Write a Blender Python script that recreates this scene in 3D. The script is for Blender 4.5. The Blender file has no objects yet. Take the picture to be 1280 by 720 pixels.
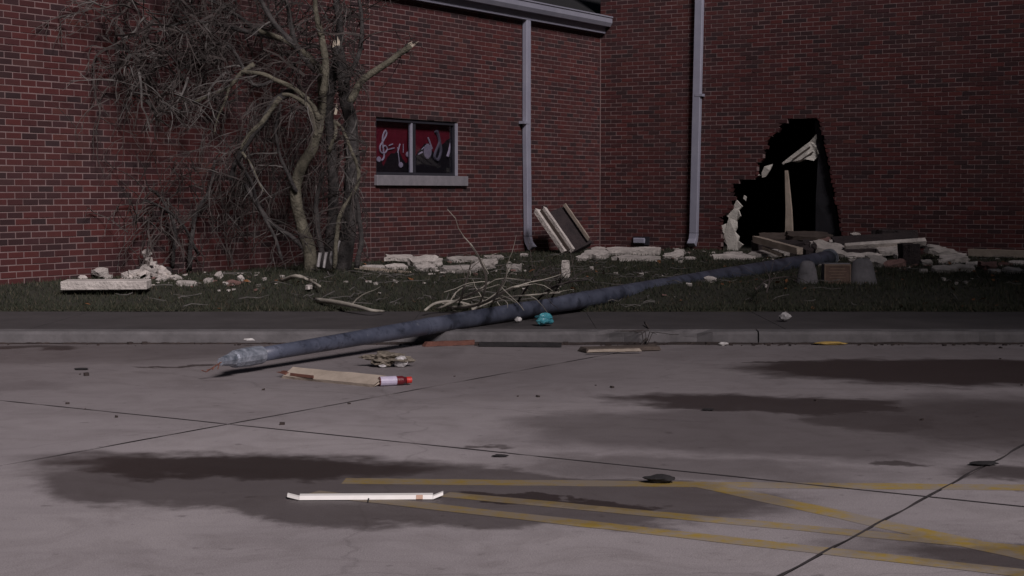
import bpy, bmesh, math, random
import numpy as np
from mathutils import Vector, Matrix, noise
R = math.radians
rnd = random.Random(11)
S = bpy.context.scene
COL = S.collection

# ---------------------------------------------------------------- camera, sky, sun, exposure
F = 1960.0                      # focal length in pixels of a 1280 wide frame
PITCH = math.atan(120 / F)
EYE = 1.2
cam_d = bpy.data.cameras.new('camera')
cam_d.sensor_width = 36.0
cam_d.lens = 36.0 * F / 1280
cam_d.clip_end = 1500
cam = bpy.data.objects.new('camera', cam_d)
cam.location = (0, 0, EYE)
cam.rotation_euler = (R(90) - PITCH, 0, 0)
COL.objects.link(cam)
S.camera = cam

SUN_AZ = Vector((0.391, -0.920))     # towards the light, on the plan
SUN_EL = R(36)
world = bpy.data.worlds.new('World')
S.world = world
world.use_nodes = True
wn = world.node_tree
bg = wn.nodes['Background']
sky = wn.nodes.new('ShaderNodeTexSky')
sky.sky_type = 'NISHITA'
sky.sun_disc = False
sky.sun_elevation = SUN_EL
sky.sun_rotation = math.atan2(SUN_AZ.x, SUN_AZ.y)
wn.links.new(sky.outputs[0], bg.inputs[0])
bg.inputs[1].default_value = 0.006

sd = bpy.data.lights.new('sun', 'SUN')
sd.energy = 2.9
sd.angle = R(16)
sd.color = (1.0, 0.905, 0.925)
sun = bpy.data.objects.new('sun', sd)
L = Vector((SUN_AZ.x * math.cos(SUN_EL), SUN_AZ.y * math.cos(SUN_EL), math.sin(SUN_EL)))
sun.rotation_euler = L.to_track_quat('Z', 'Y').to_euler()
sun.location = L * 40
COL.objects.link(sun)
S.view_settings.view_transform = 'Standard'
S.view_settings.look = 'None'
S.view_settings.exposure = 0
S.view_settings.gamma = 1
S.view_settings.use_curve_mapping = False

# ---------------------------------------------------------------- measuring helpers
cp, sp = math.cos(PITCH), math.sin(PITCH)
def ray(px, py):
    X, U = px - 640, 360 - py
    return Vector((X, F * cp + U * sp, -F * sp + U * cp))
def G(px, py, h=0.0):                 # point of the level h
    d = ray(px, py)
    return Vector((0, 0, EYE)) + d * ((h - EYE) / d.z)
def PT(px, py, Y):                    # point at the distance Y
    d = ray(px, py)
    return Vector((0, 0, EYE)) + d * (Y / d.y)
TH = math.atan(1225 / 1964)
U1 = Vector((-math.sin(TH), -math.cos(TH), 0))    # along the window wall, away from the corner
U2 = Vector((math.cos(TH), -math.sin(TH), 0))     # along the damaged wall, away from the corner
N1, N2 = U2.copy(), U1.copy()                     # outward normals
CORNER = Vector((1.487, 26.55, 0))
def WL(px, py, right=False, off=0.0):             # wall coordinates (run, height)
    n, u = (N2, U2) if right else (N1, U1)
    d = ray(px, py)
    o = Vector((0, 0, EYE))
    t = ((CORNER + n * off) - o).dot(n) / d.dot(n)
    p = o + d * t
    return (p - CORNER).dot(u), p.z
def wallY(px, right):
    s, z = WL(px, 240, right)
    return (CORNER + (U2 if right else U1) * s).y
def WP(s, off, z, right=False):                   # wall coordinates to the world
    n, u = (N2, U2) if right else (N1, U1)
    v = CORNER + u * s + n * off
    return Vector((v.x, v.y, z))
LAWN0, GRADE, WALK = 14.4, 0.25, 0.10
def lawn_z(x, y):
    t = min(max((y - LAWN0) / 1.4, 0), 1)
    t = t * t * (3 - 2 * t)
    return WALK + (GRADE - WALK) * t + 0.02 * noise.noise((x * .7, y * .7, 3.1)) * t

# ---------------------------------------------------------------- materials
def nmat(name):
    m = bpy.data.materials.new(name)
    m.use_nodes = True
    nt = m.node_tree
    b = nt.nodes['Principled BSDF']
    return m, nt, b
def ramp(nt, fac, stops):
    r = nt.nodes.new('ShaderNodeValToRGB')
    els = r.color_ramp.elements
    while len(els) < len(stops):
        els.new(0.5)
    for e, (p, c) in zip(els, stops):
        e.position = p
        e.color = (*c, 1)
    nt.links.new(fac, r.inputs[0])
    return r.outputs[0]
def tex(nt, scale, detail=5, rough=.6, coord='Position', dist=0.0):
    t = nt.nodes.new('ShaderNodeTexNoise')
    t.inputs['Scale'].default_value = scale
    t.inputs['Detail'].default_value = detail
    t.inputs['Roughness'].default_value = rough
    t.inputs['Distortion'].default_value = dist
    if coord == 'Position':
        g = nt.nodes.new('ShaderNodeNewGeometry')
        nt.links.new(g.outputs['Position'], t.inputs['Vector'])
    else:
        g = nt.nodes.new('ShaderNodeTexCoord')
        nt.links.new(g.outputs['Object'], t.inputs['Vector'])
    return t.outputs['Fac']
def mth(nt, op, a, b=None, clamp=False):
    n = nt.nodes.new('ShaderNodeMath')
    n.operation = op
    n.use_clamp = clamp
    for i, v in enumerate((a, b)):
        if v is None:
            continue
        if isinstance(v, (int, float)):
            n.inputs[i].default_value = v
        else:
            nt.links.new(v, n.inputs[i])
    return n.outputs[0]
def mixc(nt, f, a, b, mode='MIX'):
    n = nt.nodes.new('ShaderNodeMix')
    n.data_type = 'RGBA'
    n.blend_type = mode
    for k, v in ((0, f), (6, a), (7, b)):
        if isinstance(v, (int, float)):
            n.inputs[k].default_value = v
        elif isinstance(v, tuple):
            n.inputs[k].default_value = (*v, 1)
        else:
            nt.links.new(v, n.inputs[k])
    return n.outputs[2]
def bump(nt, b, h, strength=.4, dist=.01):
    n = nt.nodes.new('ShaderNodeBump')
    n.inputs['Strength'].default_value = strength
    n.inputs['Distance'].default_value = dist
    nt.links.new(h, n.inputs['Height'])
    nt.links.new(n.outputs[0], b.inputs['Normal'])
def simple(name, c0, c1, scale=12, rough=.8, bs=.3, bd=.01, rand=0.0, coord='Position', metal=0.0, spec=None):
    m, nt, b = nmat(name)
    f = tex(nt, scale, 6, .65, coord)
    col = ramp(nt, f, [(.3, c0), (.7, c1)])
    if rand:
        oi = nt.nodes.new('ShaderNodeObjectInfo')
        v = mth(nt, 'ADD', mth(nt, 'MULTIPLY', oi.outputs['Random'], rand), 1 - rand / 2)
        cm = nt.nodes.new('ShaderNodeVectorMath')
        cm.operation = 'SCALE'
        nt.links.new(col, cm.inputs[0])
        nt.links.new(v, cm.inputs['Scale'])
        col = cm.outputs[0]
    nt.links.new(col, b.inputs['Base Color'])
    b.inputs['Roughness'].default_value = rough
    b.inputs['Metallic'].default_value = metal
    if spec is not None:
        b.inputs['Specular IOR Level'].default_value = spec
    if bs:
        bump(nt, b, tex(nt, scale * 4, 4, .6, coord), bs, bd)
    return m

def brick_mat(name, ind):
    m, nt, b = nmat(name)
    oi = nt.nodes.new('ShaderNodeObjectInfo')
    g = nt.nodes.new('ShaderNodeNewGeometry')
    f = oi.outputs['Random'] if ind else g.outputs['Random Per Island']
    col = ramp(nt, f, [(0, (.028, .013, .015)), (.16, (.060, .0155, .0165)), (.4, (.090, .0185, .018)),
                       (.66, (.118, .023, .020)), (.82, (.066, .018, .021)), (.93, (.036, .018, .021)), (1, (.14, .038, .029))])
    n1 = tex(nt, 38, 5, .7)
    col = mixc(nt, mth(nt, 'MULTIPLY', n1, .55), col, (.026, .012, .014))
    big = tex(nt, .9, 4, .6)
    col = mixc(nt, mth(nt, 'MULTIPLY', ramp(nt, big, [(.45, (0, 0, 0)), (.75, (1, 1, 1))]), .35), col, (.058, .036, .036))
    nt.links.new(col, b.inputs['Base Color'])
    b.inputs['Roughness'].default_value = .9
    bump(nt, b, tex(nt, 120, 4), .5, .004)
    return m
M = {}
M['brick_one'] = brick_mat('fired_brick', True)
M['brick_all'] = brick_mat('fired_brick_joined', False)
M['mortar'] = simple('mortar', (.19, .13, .126), (.30, .215, .208), 7, .95, .4, .004)
_m = M['mortar']; _nt = _m.node_tree; _b = _nt.nodes['Principled BSDF']
_c = _b.inputs['Base Color'].links[0].from_socket
_st = ramp(_nt, tex(_nt, .8, 6, .65), [(.42, (0, 0, 0)), (.68, (1, 1, 1))])
_nt.links.new(mixc(_nt, mth(_nt, 'MULTIPLY', _st, .4), _c, (.085, .055, .054)), _b.inputs['Base Color'])
M['trim'] = simple('painted_trim', (.29, .295, .37), (.35, .355, .43), 4, .55, .1, .003)
M['gutter'] = simple('gutter_paint', (.26, .265, .325), (.32, .325, .385), 3, .55, .1, .003)
M['sill'] = simple('cast_sill', (.20, .19, .21), (.28, .265, .285), 9, .9, .3, .005)
M['frame'] = simple('window_frame_paint', (.30, .30, .36), (.38, .38, .45), 8, .5, .1, .002)
M['dark_frame'] = simple('dark_frame', (.02, .02, .028), (.035, .035, .045), 8, .6, .1, .002)
M['red_cloth'] = simple('red_backdrop', (.16, .006, .018), (.24, .012, .03), 14, .8, .2, .003)
M['black_paper'] = simple('black_silhouette', (.008, .006, .008), (.014, .010, .014), 14, .9, .1, .002)
M['white_print'] = simple('white_print', (.52, .47, .55), (.66, .60, .68), 30, .7, 0)
M['grey_print'] = simple('grey_print', (.14, .13, .16), (.20, .19, .22), 30, .7, 0)
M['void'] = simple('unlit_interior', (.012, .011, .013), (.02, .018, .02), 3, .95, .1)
M['insulation'] = simple('insulation', (.52, .50, .45), (.78, .75, .68), 14, .95, .7, .02)
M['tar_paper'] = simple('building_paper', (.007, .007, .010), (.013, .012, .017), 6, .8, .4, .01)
M['rubble'] = simple('pale_masonry', (.36, .33, .305), (.68, .63, .585), 7, .95, .8, .03, rand=.5)
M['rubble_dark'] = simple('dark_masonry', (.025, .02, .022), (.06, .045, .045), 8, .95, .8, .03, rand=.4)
M['rubble_red'] = simple('broken_brick', (.16, .075, .065), (.30, .19, .17), 9, .95, .8, .02, rand=.4)
M['wood'] = simple('raw_timber', (.30, .25, .20), (.46, .39, .32), 7, .85, .4, .01, rand=.3)
M['wood_dark'] = simple('weathered_timber', (.055, .042, .036), (.11, .085, .07), 7, .9, .5, .01, rand=.3)
M['bark'] = simple('bark', (.055, .050, .036), (.215, .198, .148), 9, .9, .9, .03)
M['bark_dark'] = simple('bark_dark', (.024, .022, .023), (.09, .082, .078), 10, .9, .8, .03)
M['twig'] = simple('twig_bark', (.024, .019, .018), (.085, .070, .064), 3, .9, 0)
M['bare_wood'] = simple('bare_wood', (.26, .24, .20), (.46, .43, .37), 9, .85, .2)
M['silt'] = simple('gutter_silt', (.018, .014, .014), (.06, .042, .036), 9, .9, .6, .01)
M['twig_pale'] = simple('twig_pale', (.06, .055, .052), (.17, .16, .15), 9, .85, .2)
M['stub'] = simple('split_wood', (.42, .36, .28), (.62, .55, .44), 20, .8, .4)
M['pole'] = simple('pole_paint', (.034, .040, .062), (.115, .128, .175), 3.2, .42, .25, .006, spec=.5)
_m = M['pole']; _nt = _m.node_tree; _b = _nt.nodes['Principled BSDF']
_c = _b.inputs['Base Color'].links[0].from_socket
_s = ramp(_nt, tex(_nt, 5.5, 8, .75), [(.52, (0, 0, 0)), (.60, (1, 1, 1))])
_c2 = mixc(_nt, mth(_nt, 'MULTIPLY', _s, .7), _c, (.016, .018, .026))
_s2 = ramp(_nt, tex(_nt, 23, 6, .8), [(.62, (0, 0, 0)), (.67, (1, 1, 1))])
_nt.links.new(mixc(_nt, mth(_nt, 'MULTIPLY', _s2, .6), _c2, (.22, .23, .26)), _b.inputs['Base Color'])
M['pole_metal'] = simple('torn_metal', (.10, .12, .15), (.42, .45, .52), 18, .45, .6, .01, metal=.3)
M['pole_teal'] = simple('teal_metal', (.03, .10, .12), (.08, .2, .22), 20, .5, .4, .01)
M['walk'] = simple('pavement_concrete', (.042, .037, .038), (.068, .061, .062), 2.5, .9, .4, .006)
M['kerb'] = simple('kerb_concrete', (.088, .083, .085), (.155, .146, .150), 5, .9, .5, .01)
M['joint'] = simple('joint_filler', (.022, .019, .020), (.06, .05, .052), 5, .95, .3)
M['stone'] = simple('cast_stone', (.10, .097, .104), (.185, .178, .19), 10, .9, .5, .01)
M['plaque'] = simple('bronze_plaque', (.095, .058, .045), (.16, .10, .075), 15, .6, .3, .004, metal=.2)
M['plaque_rim'] = simple('plaque_rim', (.16, .11, .08), (.24, .165, .12), 15, .6, .2, .004)
M['white_metal'] = simple('white_enamel', (.82, .80, .76), (.90, .88, .85), 20, .45, .1, .002)
M['white_stain'] = simple('rust_stain', (.45, .28, .2), (.6, .4, .3), 30, .6, .1, .002)
M['black_rag'] = simple('black_fabric', (.012, .011, .012), (.025, .023, .024), 25, .9, .5, .01)
M['yellow'] = None
M['teal_bag'] = simple('teal_plastic', (.03, .17, .22), (.10, .38, .44), 14, .25, .6, .01)
M['white_bit'] = simple('white_scrap', (.5, .48, .47), (.72, .7, .68), 14, .8, .4)
M['paper'] = simple('crumpled_paper', (.10, .085, .065), (.25, .215, .17), 16, .7, .8, .01)
M['clear'] = simple('clear_film', (.30, .29, .29), (.55, .53, .53), 16, .3, .6, .01)
M['red_plastic'] = simple('red_plastic', (.45, .03, .025), (.6, .05, .04), 20, .35, .1)
M['dark_red'] = simple('dark_red_plastic', (.10, .010, .016), (.16, .018, .022), 20, .3, .1)
M['lilac'] = simple('bottle_label', (.42, .38, .52), (.55, .5, .62), 20, .4, .1)
M['rust_wood'] = simple('rust_wood', (.12, .05, .038), (.2, .085, .06), 9, .85, .3)
M['yellow_bit'] = simple('yellow_scrap', (.36, .24, .06), (.48, .32, .09), 20, .8, .2)
M['roofing'] = simple('roof_felt', (.008, .008, .009), (.014, .014, .016), 8, .95, .4)
M['leaf'] = simple('dead_leaf', (.10, .04, .018), (.26, .11, .04), 9, .9, .2)
M['soil'] = simple('lawn_soil', (.020, .021, .014), (.038, .036, .025), 4, 1, .6, .02)

# grass blades
m, nt, b = nmat('grass_blade')
g = nt.nodes.new('ShaderNodeNewGeometry')
c = ramp(nt, g.outputs['Random Per Island'], [(0, (.018, .025, .012)), (.55, (.031, .037, .019)), (.85, (.048, .047, .028)), (1, (.09, .07, .045))])
nt.links.new(c, b.inputs['Base Color'])
b.inputs['Roughness'].default_value = .8
M['grass'] = m

# window glass: mostly clear, mirror at grazing angles
m, nt, b = nmat('pane_glass')
out = nt.nodes['Material Output']
tr = nt.nodes.new('ShaderNodeBsdfTransparent')
gl = nt.nodes.new('ShaderNodeBsdfGlossy')
gl.inputs['Roughness'].default_value = .03
fw_ = nt.nodes.new('ShaderNodeLayerWeight')
fw_.inputs[0].default_value = .5
fz = mth(nt, 'ADD', mth(nt, 'MULTIPLY', mth(nt, 'POWER', fw_.outputs['Facing'], 5), .8), .04)
mx = nt.nodes.new('ShaderNodeMixShader')
tr.inputs[0].default_value = (.8, .8, .84, 1)
nt.links.new(fz, mx.inputs[0]); nt.links.new(tr.outputs[0], mx.inputs[1]); nt.links.new(gl.outputs[0], mx.inputs[2])
nt.links.new(mx.outputs[0], out.inputs[0])
M['glass'] = m

# lot concrete with damp stains, painted light falloff to the kerb and painted pole tip shadow
def damp_shade_mask(nt, patches):
    g = nt.nodes.new('ShaderNodeNewGeometry')
    wob = nt.nodes.new('ShaderNodeTexNoise')
    wob.inputs['Scale'].default_value = 2.1
    wob.inputs['Detail'].default_value = 8
    wob.inputs['Roughness'].default_value = .62
    nt.links.new(g.outputs['Position'], wob.inputs['Vector'])
    off = nt.nodes.new('ShaderNodeVectorMath'); off.operation = 'SUBTRACT'
    nt.links.new(wob.outputs['Color'], off.inputs[0]); off.inputs[1].default_value = (.5, .5, .5)
    sc = nt.nodes.new('ShaderNodeVectorMath'); sc.operation = 'SCALE'
    nt.links.new(off.outputs[0], sc.inputs[0]); sc.inputs['Scale'].default_value = .9
    ad = nt.nodes.new('ShaderNodeVectorMath'); ad.operation = 'ADD'
    nt.links.new(g.outputs['Position'], ad.inputs[0]); nt.links.new(sc.outputs[0], ad.inputs[1])
    total = None
    for (cx, cy, rx, ry, ang, soft, amt) in patches:
        mp = nt.nodes.new('ShaderNodeMapping')
        mp.vector_type = 'TEXTURE'
        mp.inputs['Location'].default_value = (cx, cy, 0)
        mp.inputs['Rotation'].default_value = (0, 0, R(ang))
        mp.inputs['Scale'].default_value = (rx, ry, 1e6)
        nt.links.new(ad.outputs[0], mp.inputs['Vector'])
        ln = nt.nodes.new('ShaderNodeVectorMath'); ln.operation = 'LENGTH'
        nt.links.new(mp.outputs[0], ln.inputs[0])
        mr = nt.nodes.new('ShaderNodeMapRange')
        mr.interpolation_type = 'SMOOTHSTEP'
        mr.inputs['From Min'].default_value = 1 - soft
        mr.inputs['From Max'].default_value = 1 + soft
        mr.inputs['To Min'].default_value = amt
        mr.inputs['To Max'].default_value = 0
        nt.links.new(ln.outputs['Value'], mr.inputs['Value'])
        total = mr.outputs[0] if total is None else mth(nt, 'MAXIMUM', total, mr.outputs[0])
    return total
m, nt, b = nmat('lot_concrete')
n_big = tex(nt, .55, 6, .6, dist=.6)
n_mid = tex(nt, 4.5, 7, .7)
n_fine = tex(nt, 70, 4, .7)
base = ramp(nt, n_big, [(.3, (.36, .325, .335)), (.5, (.445, .405, .415)), (.72, (.53, .485, .49))])
base = mixc(nt, mth(nt, 'MULTIPLY', n_mid, .45), base, (.25, .225, .228))
base = mixc(nt, mth(nt, 'MULTIPLY', n_fine, .30), base, (.16, .145, .145))
sx = nt.nodes.new('ShaderNodeNewGeometry')
smp = nt.nodes.new('ShaderNodeMapping')
smp.inputs['Rotation'].default_value = (0, 0, R(32))
smp.inputs['Scale'].default_value = (1.2, 9, 1)
nt.links.new(sx.outputs['Position'], smp.inputs[0])
stt = nt.nodes.new('ShaderNodeTexNoise'); stt.inputs['Scale'].default_value = .9; stt.inputs['Detail'].default_value = 6
nt.links.new(smp.outputs[0], stt.inputs['Vector'])
base = mixc(nt, mth(nt, 'MULTIPLY', ramp(nt, stt.outputs['Fac'], [(.52, (0, 0, 0)), (.72, (1, 1, 1))]), .16), base, (.17, .15, .155))
sp_ = ramp(nt, tex(nt, 11, 3, .5), [(.66, (0, 0, 0)), (.74, (1, 1, 1))])
base = mixc(nt, mth(nt, 'MULTIPLY', sp_, .45), base, (.10, .085, .085))
blo = ramp(nt, tex(nt, 2.3, 6, .72, dist=1.2), [(.47, (0, 0, 0)), (.70, (1, 1, 1))])
base = mixc(nt, mth(nt, 'MULTIPLY', blo, .38), base, (.17, .145, .14))
agg = ramp(nt, tex(nt, 190, 2, .5), [(.35, (.62, .62, .62)), (.65, (1.25, 1.25, 1.25))])
base = mixc(nt, .55, base, agg, 'MULTIPLY')
gv = nt.nodes.new('ShaderNodeNewGeometry')
wv = nt.nodes.new('ShaderNodeTexNoise'); wv.inputs['Scale'].default_value = 1.6; wv.inputs['Detail'].default_value = 6
nt.links.new(gv.outputs['Position'], wv.inputs['Vector'])
va = nt.nodes.new('ShaderNodeVectorMath'); va.operation = 'MULTIPLY_ADD'
nt.links.new(wv.outputs['Color'], va.inputs[0]); va.inputs[1].default_value = (.7, .7, 0); nt.links.new(gv.outputs['Position'], va.inputs[2])
vor = nt.nodes.new('ShaderNodeTexVoronoi'); vor.feature = 'DISTANCE_TO_EDGE'; vor.inputs['Scale'].default_value = .33
nt.links.new(va.outputs[0], vor.inputs['Vector'])
ck = ramp(nt, vor.outputs['Distance'], [(.0, (1, 1, 1)), (.0028, (0, 0, 0))])
base = mixc(nt, mth(nt, 'MULTIPLY', ck, .22), base, (.06, .05, .05))
PATCH = [(-1.0, 12.8, 9.0, 4.0, 0, .5, .42), (-3.4, 12.0, 2.6, 1.5, 0, .6, .66), (2.8, 8.2, 1.25, 1.1, 0, .5, .8), (-1.15, 6.76, 1.0, .38, -9, .35, 1.0), (-.5, 6.25, 1.6, .60, -13, .12, .72), (.75, 6.75, .8, .3, -10, .5, .5),  # leading wide entries paint the light dying away toward the kerb
         (1.5, 8.85, .98, .40, -17, .3, .95), (1.15, 7.85, 1.2, .85, -14, .28, .6), (1.9, 8.2, .5, .45, -17, .5, .85),
         (3.1, 10.45, 1.65, .85, -8, .25, 1.0), (2.1, 11.0, .55, .10, -4, .4, 1.0), (-3.95, 12.05, .75, .22, 0, .3, 1.0), (-2.3, 12.2, 1.0, .10, -3, .4, .55),
         (.12, 6.03, .45, .09, -22, .3, 1.0), (2.35, 6.6, .5, .22, -25, .4, .8), (1.75, 5.0, .6, .2, -25, .4, .8),
         (-2.1, 10.75, .5, .05, 0, .4, .9), (1.62, 6.95, .16, .07, 0, .4, .8), (-3.3, 9.6, .9, .35, 15, .6, .45), (-.05, 7.35, .12, .04, -20, .4, .7), (.4, 7.9, .3, .06, -10, .5, .5)]  # thin streak opening this row is the pole tip's shadow, painted
damp = damp_shade_mask(nt, PATCH)  # damp stains together with the painted falloff and shadow
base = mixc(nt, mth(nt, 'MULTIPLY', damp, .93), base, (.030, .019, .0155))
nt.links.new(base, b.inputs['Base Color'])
rr = nt.nodes.new('ShaderNodeMapRange')
nt.links.new(damp, rr.inputs['Value'])
rr.inputs['To Min'].default_value = .85; rr.inputs['To Max'].default_value = .42
nt.links.new(rr.outputs[0], b.inputs['Roughness'])
bump(nt, b, n_fine, .35, .006)
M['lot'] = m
# worn yellow paint
m, nt, b = nmat('worn_yellow_paint')
w = tex(nt, 16, 6, .75)
w2 = tex(nt, 2.2, 4, .6)
wm = ramp(nt, mth(nt, 'ADD', mth(nt, 'MULTIPLY', w, .6), mth(nt, 'MULTIPLY', w2, .5)), [(.44, (0, 0, 0)), (.60, (1, 1, 1))])
c = mixc(nt, wm, (.40, .275, .05), (.33, .285, .24))
dm = damp_shade_mask(nt, PATCH)
c = mixc(nt, mth(nt, 'MULTIPLY', dm, .6), c, (.11, .075, .03))
nt.links.new(c, b.inputs['Base Color'])
b.inputs['Roughness'].default_value = .7
M['yellow'] = m

# ---------------------------------------------------------------- mesh helpers
class MB:
    def __init__(self):
        self.v, self.f = [], []
    def add(self, vs, fs):
        o = len(self.v)
        self.v += [tuple(p) for p in vs]
        self.f += [tuple(i + o for i in q) for q in fs]
    def box(self, lo, hi, mat=None):
        x0, y0, z0 = lo; x1, y1, z1 = hi
        vs = [Vector(p) for p in ((x0,y0,z0),(x1,y0,z0),(x1,y1,z0),(x0,y1,z0),(x0,y0,z1),(x1,y0,z1),(x1,y1,z1),(x0,y1,z1))]
        if mat is not None:
            vs = [mat @ p for p in vs]
        self.add(vs, [(0,3,2,1),(4,5,6,7),(0,1,5,4),(1,2,6,5),(2,3,7,6),(3,0,4,7)])
    def wbox(self, s0, s1, o0, o1, z0, z1, right=False):      # box in wall coordinates
        P = lambda s, o, z: WP(s, o, z, right)
        vs = [P(s0,o0,z0),P(s1,o0,z0),P(s1,o1,z0),P(s0,o1,z0),P(s0,o0,z1),P(s1,o0,z1),P(s1,o1,z1),P(s0,o1,z1)]
        self.add(vs, [(0,3,2,1),(4,5,6,7),(0,1,5,4),(1,2,6,5),(2,3,7,6),(3,0,4,7)])
    def prism(self, top, down):                                # polygon and its thickness vector
        n = len(top)
        vs = [Vector(p) for p in top] + [Vector(p) + down for p in top]
        fs = [tuple(range(n)), tuple(range(2*n-1, n-1, -1))] + [(i, i+n, (i+1) % n + n, (i+1) % n) for i in range(n)]
        self.add(vs, fs)
    def tube(self, pts, rad, n=6, cap=True):
        pts = [Vector(p) for p in pts]
        if not isinstance(rad, (list, tuple)):
            rad = [rad] * len(pts)
        o = len(self.v)
        ref = None
        for i, p in enumerate(pts):
            t = (pts[min(i+1, len(pts)-1)] - pts[max(i-1, 0)])
            if t.length < 1e-9: t = Vector((0, 0, 1))
            t.normalize()
            if ref is None:
                ref = t.orthogonal().normalized()
            ref = (ref - t * ref.dot(t))
            if ref.length < 1e-6: ref = t.orthogonal()
            ref.normalize()
            bt = t.cross(ref)
            for k in range(n):
                a = 2 * math.pi * k / n
                q = p + (ref * math.cos(a) + bt * math.sin(a)) * rad[i]
                self.v.append((q.x, q.y, q.z))
        for i in range(len(pts) - 1):
            for k in range(n):
                a, c = o + i*n + k, o + i*n + (k+1) % n
                self.f.append((a, c, c + n, a + n))
        if cap:
            self.f.append(tuple(o + k for k in range(n-1, -1, -1)))
            e = o + (len(pts)-1)*n
            self.f.append(tuple(e + k for k in range(n)))
    def build(self, name, mat, parent=None, smooth=False, loc=None):
        me = bpy.data.meshes.new(name)
        vs = self.v
        if loc is not None:
            vs = [(x-loc[0], y-loc[1], z-loc[2]) for x, y, z in vs]
        me.from_pydata(vs, [], self.f)
        me.update()
        if smooth:
            me.polygons.foreach_set('use_smooth', [True] * len(me.polygons))
        me.materials.append(M[mat] if isinstance(mat, str) else mat)
        o = bpy.data.objects.new(name, me)
        COL.objects.link(o)
        if loc is not None: o.location = loc
        if parent is not None: o.parent = parent
        return o
def tag(o, label=None, cat=None, group=None, kind=None):
    for k, v in (('label', label), ('category', cat), ('group', group), ('kind', kind)):
        if v: o[k] = v
    return o
def empty(name, loc=(0, 0, 0)):
    o = bpy.data.objects.new(name, None)
    o.location = loc
    COL.objects.link(o)
    return o
def into(o, root):              # parent a piece built in world coordinates under an empty that stands elsewhere
    o.parent = root
    o.location = Vector(o.location) - Vector(root.location)
    return o
def bevel(o, w, seg=1):
    bm = bmesh.new(); bm.from_mesh(o.data)
    bmesh.ops.recalc_face_normals(bm, faces=bm.faces)
    bmesh.ops.bevel(bm, geom=bm.edges[:], offset=w, segments=seg, affect='EDGES', clamp_overlap=True)
    bm.to_mesh(o.data); bm.free()
    return o
def smooth_path(pts, k=4):      # Catmull-Rom
    pts = [Vector(p) for p in pts]
    P = [pts[0]*2 - pts[1]] + pts + [pts[-1]*2 - pts[-2]]
    out = []
    for i in range(1, len(P)-2):
        for j in range(k):
            t = j / k
            a, b_, c_, d_ = P[i-1], P[i], P[i+1], P[i+2]
            out.append(.5 * ((2*b_) + (c_-a)*t + (2*a-5*b_+4*c_-d_)*t*t + (3*b_-a-3*c_+d_)*t**3))
    out.append(pts[-1])
    return out
def lerp_list(vals, n):
    return [float(x) for x in np.interp(np.linspace(0, 1, n), np.linspace(0, 1, len(vals)), vals)]

# ================================================================ GROUND
mb = MB(); mb.box((-300, -300, -.12), (300, 300, -.006))
lot = tag(mb.build('parking_lot', 'joint'), kind='structure')
A2 = Vector((U2.x, U2.y)); B2 = Vector((-U1.x, -U1.y))
def clip(poly, n, d):           # keep n.p <= d
    out = []
    for i in range(len(poly)):
        p, q = poly[i], poly[(i+1) % len(poly)]
        a, c_ = n.dot(p) - d, n.dot(q) - d
        if a <= 0: out.append(p)
        if a * c_ < 0: out.append(p + (q-p) * (a / (a-c_)))
    return out
KERB0 = 12.36
J = .007
for i in range(-7, 9):
    for j in range(-4, 5):
        a0, a1 = -5.51 + 3.66*i + J, -5.51 + 3.66*(i+1) - J
        b0, b1 = 6.06 + 6.1*j + J, 6.06 + 6.1*(j+1) - J
        q = [A2*a + B2*b_ for a, b_ in ((a0,b0),(a1,b0),(a1,b1),(a0,b1))]
        ctr = sum(q, Vector((0, 0))) / 4
        if abs(ctr.x) > 17 or ctr.y > 18 or ctr.y < -9: continue
        q = clip(q, Vector((0, 1)), KERB0 - .012)
        if len(q) < 3: continue
        mb = MB()
        dz = 0.0
        mb.prism([(p.x, p.y, dz) for p in q], Vector((0, 0, -.03)))
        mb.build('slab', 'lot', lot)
LZ = [.0004]
def line(p, q, w):
    LZ[0] += .0003
    p, q = Vector(p), Vector(q)
    t = (q-p).normalized(); n = Vector((-t.y, t.x)) * w / 2
    mb = MB()
    k = max(2, int((q-p).length / .12))
    top, bot = [], []
    for i in range(k+1):
        c_ = p + (q-p) * i / k
        top.append(c_ + n * (1 + rnd.uniform(-.1, .06)))
        bot.append(c_ - n * (1 + rnd.uniform(-.1, .06)))
    vs = [(v.x, v.y, LZ[0]) for v in top + bot]
    mb.add(vs, [(i, i+k+1, i+k+2, i+1) for i in range(k)])
    return mb.build('painted_line', 'yellow', lot)
line((-.70, 6.46), (4.2, 6.20), .13)
line((.80, 6.36), (2.4, 4.15), .125)
line((-.27, 6.17), (2.6, 4.80), .105)
line((-.80, 6.20), (2.3, 4.50), .105)

# tar sealed joints between the slabs
def tar(p, q, w, amp):
    p, q = Vector(p), Vector(q)
    LZ[0] += .0003
    t = (q-p).normalized(); n = Vector((-t.y, t.x)); k = int((q-p).length / .05)
    vs = []
    for i in range(k+1):
        c_ = p + (q-p)*i/k + n*amp*noise.noise((i*.11, p.x, 3))
        hw = w/2 * (1 + .8*noise.noise((i*.31, p.y, 8)))
        vs += [tuple(c_ + n*hw) + (LZ[0],), tuple(c_ - n*hw) + (LZ[0],)]
    mb = MB(); mb.add(vs, [(2*i, 2*i+1, 2*i+3, 2*i+2) for i in range(k)])
    return mb.build('joint_seal', 'joint', lot)
tar(A2*-13 + B2*6.06, A2*3.6 + B2*6.06, .015, .012)
tar(A2*-5.51 + B2*2.0, A2*-5.51 + B2*10.9, .006, .006)
tar(A2*-1.85 + B2*1.0, A2*-1.85 + B2*10.0, .011, .02)

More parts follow.
